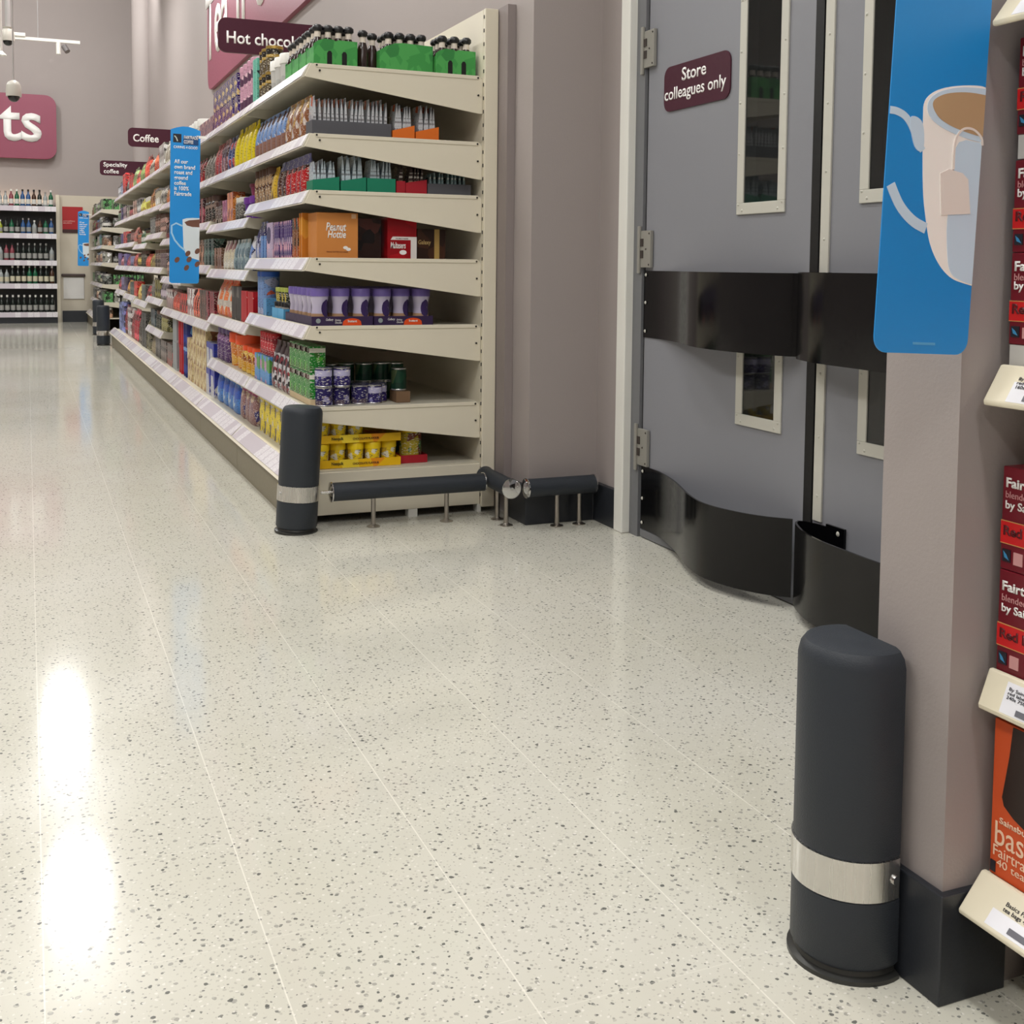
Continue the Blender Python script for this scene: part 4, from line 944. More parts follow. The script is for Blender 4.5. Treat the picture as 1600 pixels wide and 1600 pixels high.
# second shelf up: tins
Z1 = LV[0][0] + .001
navy_tin = P((44, 34, 98), (130, 128, 180), (70, 60, 130), 70, .3, .10, band=(.55, .86, (186, 182, 214))); navy_tin2 = P((36, 28, 90), (150, 146, 186), (90, 76, 90), 50, .3, .14); gtin = P((14, 52, 38), (20, 66, 46), (80, 96, 66), 24, .3, .3, lines=False)
for i, xx in enumerate((.967, 1.040, 1.125, 1.196)):
    lab = 'navy malt drink tin, bottom row, %s from the shelf corner' % ('first', 'second', 'third', 'fourth')[i]
    put('tin', xx, 4.155, Z1, .066, .066, .070, navy_tin2 if i < 3 else navy_tin, silverL, lab, None, rz=.5 * i)
    put('tin', xx, 4.228, Z1, .066, .066, .070, navy_tin, silverL, 'navy malt drink tin in the row behind, %s from the shelf corner' % ('first', 'second', 'third', 'fourth')[i], None)
for i, xx in enumerate((.965, 1.034)):
    put('tin', xx, 4.155, Z1 + .071, .066, .066, .070, navy_tin, silverL, 'navy malt drink tin on top, %s from the shelf corner' % ('first', 'second')[i], None)
for i, xx in enumerate((1.02, 1.09, 1.16, 1.23, 1.285)):
    put('tin', xx, 4.31 + .01 * (i % 2), Z1, .068, .068, .070, gtin, silverL, 'dark green tin in the lower back row behind the navy tins', 'dark green tins, lower back row')
    put('tin', xx, 4.31 + .01 * (i % 2), Z1 + .071, .068, .068, .070, gtin, silverL, 'dark green tin stacked in the upper back row', 'dark green tins, upper back row')
put('carton', 1.278, 4.20, Z1, .09, .055, .042, mat('kraft_card', (120, 92, 66), .6), None, 'low brown card box behind the last navy tin', None)
put('tin', 1.272, 4.205, Z1 + .044, .060, .060, .085, gtin, silverL, 'green tin standing on the low brown card box', None)
greenpk = P((36, 132, 46), (90, 176, 60), (60, 110, 40), 40, .35, .3, band=(.76, .93, (222, 218, 208)))
for i, yy in enumerate((4.20, 4.29, 4.38, 4.47)):
    for k in range(2):
        lab = 'green malt drink refill with white emblem, %s layer' % ('lower', 'upper')[k]
        o = put('carton', .949, yy, Z1 + .024 + k * .098, .084, .058, .096, greenpk, None, lab, lab)
        if yy < 4.45:
            text_mesh('lettering', 'MILO', mat('print_brown', (88, 44, 34), .5), o, ROT_SIDE, (-.0012, .036, .072), width=.070, height=.018, ext=.0006, world=False)
put('carton', .949, 4.335, Z1, .36, .058, .023, mat('kraft_card_print', (206, 184, 148), .6), None, 'low kraft card tray under the green refills', None)
bw = P((206, 204, 208), (46, 40, 50), (150, 60, 70), 60, .3, .5, band=(.74, 1, (70, 56, 60)))
run(0, 1, 4.53, 4.90, 'pouch', .090, .200, bw, 'black and white cookie print pouch', d=.06)
run(0, 1, 4.92, 5.26, 'carton', .110, .118, P((84, 150, 214), (206, 150, 190), (90, 160, 80), 22, .35, .35), 'blue and pink cartoon free drink box'.replace(' cartoon free', ''), d=.09)
run(0, 1, 4.93, 5.2, 'canister', .05, .10, P((196, 60, 70), (150, 40, 52), None, 22), 'red tube lying on the blue boxes', redL, dz=.12, x=.955)
# bottom shelf, near bay
Z0 = .191
ybody = P((246, 214, 34), (236, 232, 210), (214, 180, 60), 44, .3, .25)
ytray = P((240, 190, 20), (236, 150, 24), (250, 220, 60), 16, .45, .3, lines=False)
for k in range(2):
    e = tag(k_tray(.25, .335, .030, ytray), 'yellow display tray at the shelf end, %s of two layers' % ('lower', 'upper')[k], 'tray', 'yellow display trays'); e.location = (.950, 4.245, Z0 + k * .092)
    text_mesh('lettering', 'Nesquik', mat('print_olive', (60, 60, 20), .5), e, ROT_FRONT, (.07, -.1265, .008), width=.045, height=.015, ext=.0005, world=False)
    text_mesh('lettering', 'CHOCOLATE FLAVOUR', mat('print_brown', (88, 44, 34), .5), e, ROT_FRONT, (.150, -.1265, .010), width=.10, height=.008, ext=.0005, world=False)
for k in range(2):
    for i in range(5 if k == 0 else 3):
        for j in range(3):
            lab = 'yellow lidded powder tub, %s layer, %s from the shelf corner' % (('lower', 'upper')[k], ('first', 'second', 'third', 'fourth', 'fifth')[i])
            put('tub', .957 + i * .0655, 4.16 + j * .068, Z0 + .004 + k * .092, .063, .063, .086 if k == 0 else .088, ybody, yellowL, lab, lab, rz=RND.uniform(-.3, .3))
put('tray', 1.292, 4.27, Z0, .26, .105, .030, red_card, None, 'red display tray behind the yellow trays', None)
put('canister', 1.30, 4.28, Z0 + .004, .088, .088, .125, P((196, 176, 60), (120, 60, 40), (60, 90, 60), 26, .35, .4), yellowL, 'tall yellow canister in the red tray', None)
put('canister', 1.30, 4.19, Z0 + .004, .088, .088, .125, P((190, 170, 50), (70, 120, 60), (120, 60, 40), 26, .35, .4), yellowL, 'tall yellow canister in the red tray, nearer the camera', None)
run(0, 0, 4.36, 5.20, 'carton', .108, .195, P((238, 214, 40), (214, 210, 206), (120, 110, 110), 28, .4, .3, band=(.74, 1, (242, 218, 20))), 'tall yellow powder pack with picture print', d=.07, x=.952)
run(1, 0, 5.30, 5.72, 'pouch', .14, .200, P((150, 110, 110), (70, 60, 120), (206, 180, 150), 26, .35, .4, band=(.68, 1, (170, 60, 110))), 'pink topped purple and brown pouch', d=.07)
bluebag = P((84, 140, 214), (206, 222, 232), (60, 96, 190), 20, .35, .35)
run(1, 0, 5.73, 6.42, 'pouch', .16, .208, bluebag, 'bright blue and white bag', d=.08)
# ============ second bay ============
foil = P((66, 44, 120), (40, 26, 84), (214, 186, 120), 55, .15, .45)
run(1, 6, 5.29, 5.68, 'canister', .09, .225, P((196, 150, 170), (90, 60, 84), (226, 190, 200), 22, .3, .4), 'tall pink and plum canister', lid('rose', (200, 150, 170)))
run(1, 6, 5.69, 6.47, 'carton', .125, .105, foil, 'purple foil box with gold print, stacked in twos', d=.08, stack=2, jit=1)
run(1, 5, 5.29, 5.82, 'pouch', .10, .190, P((236, 214, 30), (214, 190, 24), (90, 60, 30), 26, .3, .35), 'bright yellow tapered bag', d=.07)
run(1, 5, 5.84, 6.05, 'pouch', .10, .175, P((50, 56, 110), (130, 150, 200), (190, 60, 60), 22, .3, .4), 'navy blue bag', d=.06)
run(1, 5, 6.06, 6.24, 'pouch', .085, .180, P((120, 80, 84), (200, 150, 150), (70, 40, 44), 26, .3, .4), 'dusky pink bag', d=.06)
run(1, 5, 6.25, 6.47, 'pouch', .10, .175, P((140, 24, 34), (96, 20, 28), (190, 60, 60), 20, .3, .4), 'dark red bag', d=.06)
run(1, 4, 5.29, 5.62, 'tub', .155, .105, P((96, 40, 140), (120, 60, 160), (236, 230, 230), 16, .3, .3, lines=False), 'violet tub', lid('violet', (110, 50, 150)))
run(1, 4, 5.32, 5.60, 'tub', .14, .06, P((130, 34, 70), (150, 50, 90), None, 20, lines=False), 'wine red tub behind the violet tubs', lid('wine', (120, 30, 60)), dz=.11, x=.975)
run(1, 4, 5.64, 5.82, 'jar', .085, .115, P((100, 96, 90), (60, 56, 54), None, 30), 'dark jar with white lid', whiteL)
run(1, 4, 5.84, 6.02, 'carton', .085, .150, P((214, 124, 40), (236, 160, 80), (150, 70, 30), 26), 'orange box', d=.06)
run(1, 4, 6.03, 6.2, 'carton', .08, .12, P((150, 50, 84), (210, 140, 160), None, 24), 'magenta box', d=.06)
run(1, 4, 6.21, 6.47, 'jar', .075, .125, P((110, 90, 80), (60, 44, 40), (190, 170, 150), 34), 'brown coffee jar with dark lid', brownL)
run(1, 3, 5.29, 5.46, 'pouch', .10, .160, P((36, 40, 90), (90, 130, 200), (220, 220, 230), 22), 'dark blue pouch with white script', d=.06)
run(1, 3, 5.47, 5.88, 'pouch', .085, .150, P((150, 170, 176), (110, 130, 140), (210, 210, 200), 26), 'pale teal slim pouch', d=.05)
run(1, 3, 5.89, 6.18, 'pouch', .075, .150, P((214, 204, 180), (150, 110, 110), (230, 226, 214), 26), 'cream slim pouch', d=.05)
run(1, 3, 6.19, 6.47, 'carton', .07, .115, P((120, 84, 66), (180, 130, 110), (70, 48, 40), 34), 'brown striped box', d=.06)
run(1, 2, 5.29, 5.60, 'carton', .145, .150, P((184, 20, 34), (200, 40, 50), (226, 210, 200), 12, .35, .25, lines=False), 'bright red box', d=.10)
run(1, 2, 5.61, 5.92, 'carton', .148, .165, P((54, 50, 50), (80, 74, 72), (110, 106, 100), 12, .4, .35, lines=False), 'charcoal grey box', d=.10)
run(1, 2, 5.93, 6.46, 'pouch', .168, .195, P((226, 84, 40), (236, 130, 70), (226, 216, 200), 18, .3, .3, band=(.28, .44, (206, 196, 186))), 'large orange bag', d=.09)
run(1, 1, 5.29, 5.66, 'jar', .115, .130, P((206, 150, 40), (226, 186, 70), (150, 80, 30), 30), 'amber jar with orange lid', orangeL)
run(1, 1, 5.68, 6.05, 'tub', .17, .170, P((206, 120, 40), (222, 168, 60), (170, 90, 40), 24), 'wide amber tub with orange lid', orangeL)
run(1, 1, 6.07, 6.46, 'jar', .12, .185, P((88, 54, 110), (140, 100, 150), (60, 36, 80), 26), 'tall purple jar', lid('deeppurple', (76, 44, 110)))
# ============ third bay and on ============
run(2, 5, 6.50, 7.05, 'carton', .13, .10, P((150, 110, 116), (90, 60, 90), (206, 170, 160), 30), 'mauve brown box', d=.08)
run(2, 5, 7.06, 7.32, 'tub', .12, .15, P((110, 190, 150), (230, 230, 226), None, 22), 'mint tub with white lid', whiteL)
run(2, 5, 7.33, 7.66, 'tub', .11, .15, P((214, 212, 200), (120, 170, 120), None, 22), 'white tub', whiteL)
for s_, items in {4: [('pouch', (120, 110, 100), 'grey brown bag'), ('pouch', (150, 36, 40), 'crimson bag'), ('jar', (110, 100, 90), 'grey jar')],
                  3: [('jar', (86, 66, 56), 'brown jar'), ('carton', (130, 60, 70), 'plum box'), ('jar', (110, 96, 84), 'taupe jar')],
                  2: [('carton', (60, 80, 74), 'dark teal box'), ('carton', (130, 90, 70), 'tan striped box'), ('jar', (90, 66, 54), 'dark coffee jar')],
                  1: [('carton', (96, 24, 36), 'burgundy box'), ('carton', (86, 56, 48), 'brown box'), ('pouch', (190, 70, 50), 'red orange pouch'), ('sachetbox', (206, 170, 170), 'pink striped box')],
                  }.items():
    y_ = 6.50; wd = 1.17 / len(items)
    for kind, c, nm in items:
        kk = 'carton' if kind == 'sachetbox' else kind
        run(2, s_, y_, y_ + wd - .01, kk, .095, .15 if s_ != 1 else .17, P(c, tuple(min(255, int(v * 1.5) + 20) for v in c), tuple(int(v * .5) for v in c), 30, .35, .4), nm, {'jar': brownL}.get(kk), d=.07)
        y_ += wd
cream_pk = P((214, 190, 140), (232, 216, 176), (150, 96, 60), 26, .4, .4)
run(2, 0, 6.50, 6.80, 'carton', .145, .15, P((206, 206, 214), (60, 70, 170), (226, 224, 220), 14, .35, .3, band=(.78, 1, (50, 60, 170))), 'white and blue stacked box', d=.10, stack=2)
run(2, 0, 6.82, 7.40, 'carton', .14, .125, cream_pk, 'cream biscuit coloured stacked box', d=.10, stack=3)
LV[2] = LV[2]
run(2, 0, 7.42, 7.66, 'carton', .115, .135, cream_pk, 'cream box stacked beside the blue canisters', d=.10, stack=2)
run(3, 0, 7.70, 7.93, 'canister', .11, .195, P((40, 60, 150), (110, 160, 214), (30, 40, 110), 14, .3, .35, lines=False), 'tall blue canister, stacked', lid('paleblue', (130, 170, 220)), stack=2)
run(3, 0, 7.95, 8.2, 'canister', .12, .195, P((176, 26, 40), (196, 50, 60), (220, 200, 200), 12, .3, .3, lines=False), 'tall red canister, stacked', redL, stack=2)
run(3, 0, 8.22, 8.48, 'carton', .12, .195, P((150, 156, 160), (180, 186, 190), None, 10, .4, .3, lines=False), 'plain grey tall box, stacked', d=.10, stack=2)
def auto(b, s, items, h, y0=None, y1=None, seed=0):
    y0 = y0 or BAY0 + BAYW * b + .02; y1 = y1 or BAY0 + BAYW * (b + 1) - .02
    wd = (y1 - y0) / len(items)
    for i, (kind, c, nm, *r_) in enumerate(items):
        hh = h * (r_[0] if r_ else 1)
        lds = {'jar': brownL, 'canister': silverL, 'tub': whiteL, 'bottle': blackL, 'tin': silverL}
        l_ = r_[1] if len(r_) > 1 else lds.get(kind)
        run(b, s, y0 + wd * i, y0 + wd * (i + 1) - .01, kind, .092 if kind != 'tub' else .11, hh, P(c, tuple(min(255, int(v * 1.45) + 24) for v in c), tuple(int(v * .5) for v in c), 28, .35, .4), nm, l_, d=.07)
G3 = {
 3: {5: [('pouch', (214, 206, 190), 'pale bag', 1), ('carton', (150, 170, 120), 'pale green box', 1.1), ('pouch', (176, 166, 150), 'grey coffee bag', 1.3)],
     4: [('jar', (120, 90, 70), 'brown jar'), ('pouch', (190, 50, 40), 'red bag'), ('pouch', (200, 110, 60), 'orange bag')],
     3: [('jar', (100, 80, 66), 'coffee jar'), ('jar', (150, 130, 120), 'pale jar', .9), ('pouch', (90, 30, 36), 'wine pouch')],
     2: [('jar', (90, 66, 56), 'dark jar'), ('pouch', (150, 130, 116), 'grey pouch'), ('jar', (130, 100, 90), 'taupe jar')],
     1: [('carton', (176, 40, 36), 'red box', .9), ('pouch', (196, 70, 54), 'orange red pouch', .9), ('carton', (206, 176, 176), 'pink striped box')],},
 4: {6: [('carton', (190, 186, 180), 'grey white coffee box', 1.3), ('pouch', (206, 80, 50), 'red and white bag', 1.2), ('pouch', (190, 180, 160), 'pale coffee bag', 1)],
     5: [('pouch', (150, 146, 140), 'grey bag'), ('canister', (200, 190, 170), 'white canister'), ('pouch', (206, 130, 70), 'orange bag', 1.2)],
     4: [('jar', (120, 90, 84), 'brown jar'), ('jar', (96, 70, 60), 'dark coffee jar', 1.1), ('tin', (130, 130, 130), 'grey tin')],
     3: [('jar', (110, 90, 96), 'mauve jar'), ('jar', (76, 60, 54), 'black coffee jar'), ('pouch', (150, 130, 60), 'olive pouch', .8)],
     2: [('pouch', (120, 110, 120), 'grey pouch'), ('carton', (96, 90, 40), 'olive box'), ('pouch', (84, 80, 76), 'charcoal pouch', 1.1)],
     1: [('jar', (90, 86, 50), 'olive jar', .9), ('jar', (44, 50, 44), 'black green jar'), ('carton', (50, 60, 66), 'slate box')],
     0: [('carton', (76, 66, 64), 'dark brown box'), ('carton', (54, 50, 52), 'black box', 1), ('pouch', (100, 90, 70), 'khaki bag')]},
 5: {5: [('pouch', (206, 60, 44), 'red and white bag', 1.4), ('pouch', (110, 130, 70), 'green bag', 1.2), ('pouch', (176, 60, 50), 'brick red bag', 1)],
     4: [('tub', (190, 170, 70), 'yellow tub', .8), ('pouch', (200, 176, 80), 'yellow bag', .9), ('canister', (150, 150, 150), 'grey canister')],
     3: [('jar', (90, 100, 60), 'green brown jar', .8), ('bottle', (30, 90, 50), 'green bottle', 1), ('tin', (120, 70, 50), 'copper tin', .7)],
     2: [('pouch', (206, 60, 44), 'scarlet pouch', .8), ('jar', (60, 56, 50), 'black jar', 1), ('jar', (150, 130, 50), 'olive yellow jar', .8)],
     1: [('pouch', (150, 40, 44), 'dark red bag', 1), ('carton', (90, 100, 96), 'grey green box', 1), ('pouch', (190, 140, 70), 'gold bag', 1)],
     0: [('pouch', (90, 86, 60), 'khaki bag', 1.6), ('carton', (44, 44, 44), 'black box', 1.8), ('pouch', (70, 60, 54), 'dark brown bag', 1.6)]},
 6: {5: [('pouch', (120, 140, 90), 'green and white bag', 1.3), ('carton', (170, 40, 40), 'red box', 1), ('pouch', (110, 110, 110), 'grey bag', 1.1)],
     4: [('carton', (150, 120, 110), 'tan box', 1), ('carton', (150, 50, 60), 'crimson box', .5), ('canister', (170, 160, 150), 'pale canister', .9)],
     3: [('pouch', (200, 110, 100), 'salmon bag', 1), ('jar', (90, 60, 60), 'brown jar', .9), ('tin', (110, 110, 110), 'grey tin', .7)],
     2: [('pouch', (196, 70, 70), 'coral pouch', .9), ('jar', (80, 80, 110), 'slate blue jar', .9), ('pouch', (120, 50, 70), 'plum pouch', .8)],
     1: [('carton', (196, 50, 40), 'scarlet box', 1), ('carton', (80, 90, 90), 'slate box', .9), ('pouch', (176, 120, 50), 'amber bag', 1)],
     0: [('pouch', (176, 44, 60), 'crimson bag', 1.8), ('pouch', (150, 60, 66), 'rose red bag', 1.6), ('carton', (200, 180, 180), 'pink white box', 1.7)]},
 7: {5: [('carton', (186, 30, 34), 'bright red box', 1.5), ('canister', (150, 160, 190), 'pale blue canister', 1.1), ('canister', (190, 190, 200), 'white canister', .9)],
     4: [('carton', (130, 110, 120), 'mauve box', 1), ('carton', (60, 50, 100), 'navy box', 1), ('jar', (90, 110, 90), 'green grey jar', .9)],
     3: [('carton', (190, 60, 60), 'coral box', .9), ('carton', (44, 40, 90), 'indigo box', .8), ('jar', (60, 80, 60), 'dark green jar', .8)],
     2: [('carton', (90, 80, 130), 'violet box', .9), ('pouch', (190, 120, 130), 'pink bag', .8), ('carton', (80, 66, 110), 'purple grey box', 1)],
     1: [('carton', (66, 56, 90), 'deep violet box', 1), ('carton', (84, 74, 110), 'lavender grey box', 1), ('pouch', (150, 50, 60), 'red bag', 1)],
     0: [('pouch', (150, 40, 60), 'wine red bag', 1.8), ('carton', (100, 110, 170), 'periwinkle box', 1.9), ('carton', (120, 130, 190), 'pale blue violet box', 1.8)]},
}
for b_, sh_ in G3.items():
    n_ = len(LV[b_])
    for s_, items in sh_.items():
        hs = .14 if s_ else .17
        if s_ == 0 and b_ == 4: hs = .16
        auto(b_, s_, items, hs)
run(3, 0, 8.50, 8.86, 'carton', .115, .16, P((96, 80, 76), (60, 50, 50), (176, 60, 60), 18), 'dark grey box with red foot', d=.1)

# ------------------------------------------------------------------ goods on the far shelving
FB = {0: ['nearer far bay'], 1: ['farther far bay']}
fc = [((40, 44, 40), 'black jar', 'jar'), ((60, 80, 50), 'dark green jar', 'jar'), ((150, 150, 140), 'silver grey tin', 'tin'), ((110, 80, 60), 'brown jar', 'jar'), ((90, 90, 90), 'grey tin', 'tin'), ((130, 40, 44), 'red jar', 'jar'), ((36, 34, 40), 'black bottle', 'bottle'), ((22, 66, 24), 'bright green carton', 'carton'), ((190, 180, 160), 'pale carton', 'carton'), ((176, 120, 100), 'copper jar', 'jar')]
lidsf = {'jar': silverL, 'tin': silverL, 'bottle': blackL}
rr = random.Random(3)
for b_ in range(2):
    y0 = Y2 + 1.45 * b_
    for s_, z_ in enumerate([.19] + LV2):
        picks = rr.sample(fc, 3)
        if b_ == 0 and s_ == 6: picks = [fc[7], fc[0], fc[1]]
        if b_ == 0 and s_ == 1: picks = [fc[7], fc[4], fc[6]]
        if b_ == 0 and s_ == 2: picks = [fc[0], fc[6], fc[1]]
        if b_ == 0 and s_ == 3: picks = [fc[2], fc[9], fc[3]]
        for i, (c, nm, kd) in enumerate(picks):
            run(0, 0, y0 + .03 + .47 * i, y0 + .03 + .47 * (i + 1) - .02, kd, .11, .14 + .02 * (i % 2), P(c, tuple(min(255, int(v * 1.6) + 40) for v in c), tuple(int(v * .4) for v in c), 26, .3, .35), nm, lidsf.get(kd), zabs=z_, where='%s, %s' % (SH[s_], FB[b_][0]), rows=1)
# near end of the far run seen from the aisle: goods across the shelf depth
for s_, z_ in enumerate(LV2):
    c, nm, kd = [fc[2], fc[7], fc[6], fc[4], fc[0], fc[7]][s_]
    for j in range(4):
        put(kd, 1.068 + j * .10, Y2 + .07, z_ + .001, .085, .085, .13, P(c, tuple(min(255, int(v * 1.6) + 40) for v in c), tuple(int(v * .4) for v in c), 26, .3, .35), lidsf.get(kd), '%s facing the gap on the %s of the far shelving' % (nm, SH[s_ + 1]), '%s facing the gap, %s' % (nm, SH[s_ + 1]))
for s_, z_ in enumerate(LV2):
    sh_o = None
# ------------------------------------------------------------------ bottles on the drinks shelving
glass_k = [mat('bottle_glass_dark', (26, 34, 30), .15), mat('bottle_glass_green', (24, 92, 62), .15), mat('bottle_glass_clear', (150, 156, 156), .12), mat('bottle_glass_blue', (40, 80, 130), .15), mat('bottle_glass_brown', (66, 40, 26), .15), mat('bottle_rose', (130, 60, 70), .15), mat('bottle_lime', (150, 160, 50), .2)]
RB = {0: [0] * 12, 1: [2, 2, 2, 0, 0, 0, 1, 1, 0, 0, 4, 0], 2: [2, 2, 5, 5, 0, 0, 0, 0, 0, 0, 2, 4], 3: [2, 3, 6, 0, 1, 0, 3, 3, 2, 4, 1, 3], 4: [4, 0, 2, 2, 5, 1, 3, 3, 4, 0, 2, 1]}
nmg = ['dark', 'green', 'clear', 'blue', 'brown', 'rose', 'lime']
cp = [blackL, whiteL, silverL, blackL, silverL]
xs0 = -.44
for s_, z_ in enumerate(DL):
    hh = [.27, .28, .27, .24, .26][s_]
    for i in range(11):
        g_ = RB[s_][(i + (0 if s_ < 3 else 1)) % 12]; x_ = xs0 + .079 * i
        nm = '%s glass bottle on the %s of the drinks shelving' % (nmg[g_], SH[s_] if s_ < 4 else 'top shelf')
        o = put('bottle', 0, 0, 0, .068, .068, hh - (.03 if g_ in (2, 6) else 0), glass_k[g_], cp[(g_ + s_) % 4] if s_ else whiteL, nm, nm)
        o.rotation_euler = (0, 0, math.pi / 2); o.location = (x_, 18.915, z_ + .001)

# ------------------------------------------------------------------ near right tea shelving
e = empty('shelving_bay', (1.5, .47, 0), 'cream tea shelving at the right edge, beside the near wall end', 'shelving unit')
TX = 1.112
bm = bmesh.new(); box(bm, 1.80, 1.86, -.16, 1.09, .03, 1.95); finish('back_panel', bm, cream, e, world=True)
bm = bmesh.new(); box(bm, 1.80, 1.86, 1.06, 1.092, 0, 1.95); finish('upright', bm, cream, e, world=True)
bm = bmesh.new(); box(bm, 1.20, 1.78, 1.04, 1.07, .02, .12); box(bm, 1.19, 1.205, 1.035, 1.075, 0, .125); bs = finish('base_bracket', bm, cream, e, world=True)
bm = bmesh.new()
for k in range(5): box(bm, 1.1885, 1.1905, 1.041 + .006 * k, 1.044 + .006 * k, .05, .10)
finish('bracket_slots', bm, black_m, bs, world=True)
bm = bmesh.new(); box(bm, 1.24, 1.25, -.16, 1.03, 0, .11); finish('kick_plate', bm, kick_m, e, world=True)
def tea_shelf(z, steep=0, nm='shelf'):
    bm = bmesh.new(); box(bm, TX + .012, 1.79, -.155, 1.086, z - .014, z)
    s = finish(nm, bm, mat('shelf_wood_edge', (120, 104, 88), .6) if False else shelf_m, e, world=True)
    x1, x0 = TX + .008 , TX - .022 - steep
    hz = .046
    bm = bmesh.new(); prism(bm, [(x1, z + .004), (x1 + .007, z + .004), (x1 + .007, z - .004), (x0 + .006, z - hz), (x0, z - hz), (x0 - .001, z - hz + .006)], 'y', -.155, 1.086)
    lp = finish('lip', bm, mat('lip_ivory', (232, 224, 200), .35), s, world=True, bev=.002)
    # ticket on the slanting lip
    return s, lp, (x1, z + .002), (x0 - .0005, z - hz + .006)
def on_lip(lp, top, bot, y0, y1, t0, t1, m, nm, lift=.0008):
    """quad lying on the slanting lip face between fractions t0..t1 (0 top) and y0..y1"""
    d = Vector((bot[0] - top[0], 0, bot[1] - top[1])); n = Vector((-abs(d.z), 0, -abs(d.x) * (1 if d.x < 0 else -1))).normalized(); n = Vector((d.z, 0, -d.x)).normalized()
    if n.x > 0: n = -n
    T = Vector((top[0], 0, top[1])); bm = bmesh.new()
    a, b = T + d * t0, T + d * t1
    vs = []
    for off in (.0002, lift):
        for p, y in ((a, y1), (a, y0), (b, y0), (b, y1)): vs.append(bm.verts.new((p.x + n.x * off, y, p.z + n.z * off)))
    bm.faces.new(vs[4:]); bm.faces.new(vs[:4][::-1])
    for i in range(4): bm.faces.new((vs[i], vs[(i + 1) % 4], vs[4 + (i + 1) % 4], vs[4 + i]))
    return finish(nm, bm, m, lp, world=True)
paper = mat('ticket_white', (238, 238, 244), .3)
def lip_text(lp, top, bot, y_left, t_base, s, w, h, lift=.0014):
    d = Vector((bot[0] - top[0], 0, bot[1] - top[1])); L_ = d.length; dn = d.normalized()
    upv = -dn; rt = Vector((0, -1, 0)); n = rt.cross(upv)
    R_ = Matrix((rt, upv, n)).transposed().to_4x4()
    p = Vector((top[0], 0, top[1])) + d * t_base; p = Vector((p.x, y_left, p.z)) + n * lift
    return text_mesh('lettering', s, mat('print_black', (40, 40, 50), .5), lp, R_, p, width=w, height=h, bold=.01, ext=.0002)
for z, steep, words, y_l in ((1.283, .004, 'Tea bags', 1.058), (.820, -.004, "By Sainsbury's\nred label\n160s", 1.052), (.433, -.014, "By Sainsbury's\nred label\n240s 750g", 1.052)):
    s, lp, tp, bt = tea_shelf(z, steep)
    t = on_lip(lp, tp, bt, .96, y_l, .10, .96, paper, 'price_ticket')
    lip_text(t, tp, bt, y_l - .005, .58, words, .045, .016); on_lip(t, tp, bt, 1.010, 1.028, .74, .90, mat('barcode_print', (110, 110, 118), .5), 'barcode_print', lift=.0016)
s, lp, tp, bt = tea_shelf(.168, .006, 'base_shelf')
t = on_lip(lp, tp, bt, .93, 1.045, .10, .93, paper, 'price_ticket')
lip_text(t, tp, bt, 1.032, .52, 'Basics Fairtrade\ntea bags 40s 125g', .062, .014); on_lip(t, tp, bt, .985, 1.012, .72, .86, mat('barcode_print', (110, 110, 118), .5), 'barcode_print', lift=.0016)
# tea boxes
tea_red = mat('tea_box_maroon', (112, 14, 32), .35); tea_band = mat('tea_box_red_band', (206, 26, 30), .35); gold_line = mat('tea_box_gold_line', (206, 150, 90), .35); dkred = mat('print_dark_red', (96, 12, 22), .4); pinkp = mat('print_pink_grey', (206, 150, 150), .4)
def tea_box(x, y1, z, w, h, label, group, first=True, d=.16):
    """y1 = left (far) edge seen from the aisle"""
    e = empty('tea_box', (x, y1 - w / 2, z), label, 'box', group)
    finish('carton', B(0, d, -w / 2, w / 2, 0, h), tea_red, e, bev=.0015)
    finish('red_band', B(-.0008, .001, -w / 2, w / 2, h * .26, h * .47), tea_band, e)
    bm = bmesh.new(); box(bm, -.001, .001, -w / 2, w / 2, h * .47, h * .478); box(bm, -.001, .001, -w / 2, w / 2, h * .252, h * .26); finish('gold_lines', bm, gold_line, e)
    if first:
        L0 = w / 2 - .006
        text_mesh('lettering', 'Fairtrade', white_txt, e, ROT_SIDE, (-.0004, L0, h * .80), width=.070, height=.0125, ext=.0005, world=False, bold=.03)
        text_mesh('lettering', 'blended tea', pinkp, e, ROT_SIDE, (-.0004, L0, h * .70), width=.058, height=.0085, ext=.0005, world=False, bold=0)
        text_mesh('lettering', "by Sainsbury's", white_txt, e, ROT_SIDE, (-.0004, L0, h * .57), width=.090, height=.014, ext=.0005, world=False, bold=.02)
        text_mesh('lettering', 'Red Label', dkred, e, ROT_SIDE, (-.001, L0 + .001, h * .335), width=.075, height=.0125, ext=.0005, world=False, bold=.03)
        finish('emblem', B(-.0012, .001, L0 - .011, L0 + .002, h * .08, h * .20), ink, e)
        bm = bmesh.new(); prism(bm, [(L0 - .009, h * .10), (L0 - .002, h * .12), (L0 + .0, h * .18), (L0 - .005, h * .15)], 'x', -.0016, -.001); finish('emblem_leaf', bm, mat('emblem_blue', (60, 140, 190), .4), e)
        finish('small_print_panel', B(-.0012, .001, L0 - .030, L0 - .016, h * .07, h * .19), pinkp, e)
    return e
def tea_stack(z, n, h, y1, lab, wid=.20):
    names = ['bottom', 'top'] if n == 2 else ['bottom', 'middle', 'top']
    for col in range(4):
        for k in range(n):
            l_ = '%s, %s of its stack' % (lab, names[k]) if n > 1 else lab
            if col: l_ = '%s, %s stack beyond the first' % (lab, ('second', 'third', 'fourth')[col - 1])
            tea_box(1.1295, y1 - col * (wid + .003), z + k * (h + .0006), wid, h, l_, 'maroon tea boxes', first=True)
tea_stack(.4345, 2, .1305, 1.084, 'maroon and red tea box on the lower tea shelf')
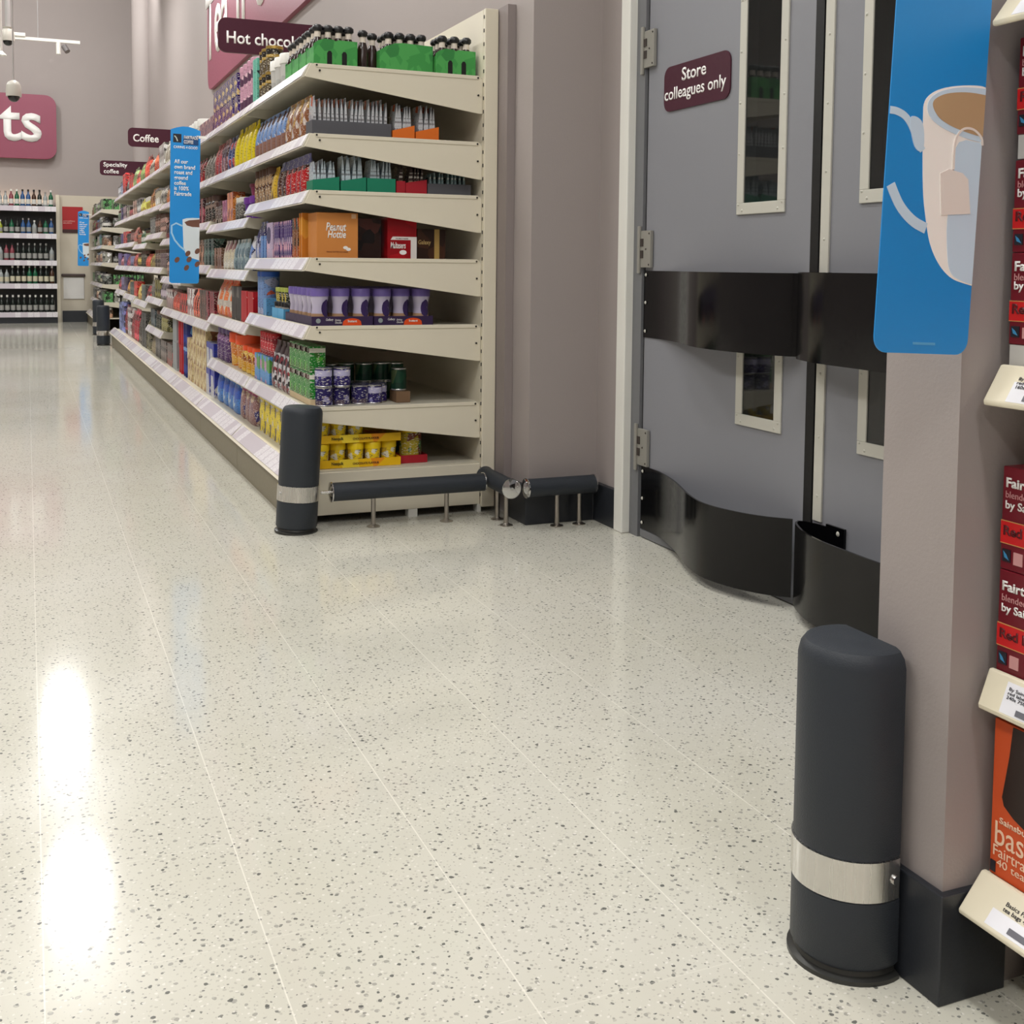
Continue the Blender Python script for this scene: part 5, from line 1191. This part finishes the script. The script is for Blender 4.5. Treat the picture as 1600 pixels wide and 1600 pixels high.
tag(finish('display_tray', B(1.130, 1.30, .25, 1.082, .8215, .849), mat('grey_white_card', (196, 194, 190), .5), None, world=True, loc=(1.2, .66, .8215)), 'grey white card tray under the tea boxes on the middle shelf', 'tray')
tea_stack(.8495, 2, .1135, 1.084, 'maroon and red tea box on the middle tea shelf')
tag(finish('display_tray', B(1.131, 1.30, .25, 1.082, 1.0785, 1.108), mat('grey_white_card', (196, 194, 190), .5), None, world=True, loc=(1.2, .66, 1.0785)), 'grey white card tray high on the middle tea shelf stack', 'tray')
tea_stack(1.1085, 1, .118, 1.084, 'maroon and red tea box on the high card tray')
# orange basics boxes
og = mat('basics_box_orange', (214, 84, 34), .5); ogl = mat('print_pale_peach', (246, 210, 180), .5); brown_w = mat('print_tea_brown', (40, 22, 16), .3)
def basics(y1, label, group):
    w, h, d = .15, .203, .16; x, z = 1.1295, .1695
    e = empty('tea_box', (x, y1 - w / 2, z), label, 'box', group); L0 = w / 2
    finish('carton', B(0, d, -w / 2, w / 2, 0, h), og, e, bev=.0012)
    bm = bmesh.new(); prism(bm, [(L0 - .030, h - .002), (L0 - .026, h * .80), (L0 - .020, h * .62), (L0 - .0165, h * .52), (L0 - .020, h * .47), (L0 - .036, h * .42), (L0 - .07, h * .36), (L0 - .12, h * .36), (L0 - .12, h - .002)], 'x', -.0008, .0005)
    finish('tea_picture', bm, brown_w, e)
    text_mesh('lettering', "Sainsbury's", ogl, e, ROT_SIDE, (-.0006, L0 - .014, h * .335), width=.062, height=.011, ext=.0005, world=False, bold=.02)
    text_mesh('lettering', 'basics', ogl, e, ROT_SIDE, (-.0006, L0 - .008, h * .205), width=.085, height=.030, ext=.0005, world=False, bold=0)
    text_mesh('lettering', 'Fairtrade', ogl, e, ROT_SIDE, (-.0006, L0 - .006, h * .13), width=.070, height=.014, ext=.0005, world=False, bold=0)
    text_mesh('lettering', '40 tea bags', ogl, e, ROT_SIDE, (-.0006, L0 - .012, h * .055), width=.080, height=.013, ext=.0005, world=False, bold=0)
    finish('emblem', B(-.0012, .001, L0 - .010, L0 - .002, h * .02, h * .09), ink, e)
    return e
basics(1.082, 'orange basics tea box at the end of the bottom tea shelf', 'orange tea boxes')
for i in range(4): basics(1.082 - .153 * (i + 1), 'orange basics tea box farther along the bottom tea shelf', 'orange tea boxes')
# warm strip lamp on top of the drinks shelving, washing the wall behind
e = empty('shelf_light', (-.4, 19.30, 1.80), 'slim warm strip lamp behind the top row of bottles', 'shelf lamp')
finish('housing', B(-.85, .75, -.012, .012, .0, .02), lamp_body, e)
ld = bpy.data.lights.new('strip', 'AREA'); ld.shape = 'RECTANGLE'; ld.size = 1.5; ld.size_y = .02; ld.energy = 3.0; ld.color = (1.0, .78, .52)
lo = bpy.data.objects.new('strip', ld); C.objects.link(lo); lo.parent = e; lo.location = (0, -.0, .024); lo.rotation_euler = (math.pi, 0, 0)
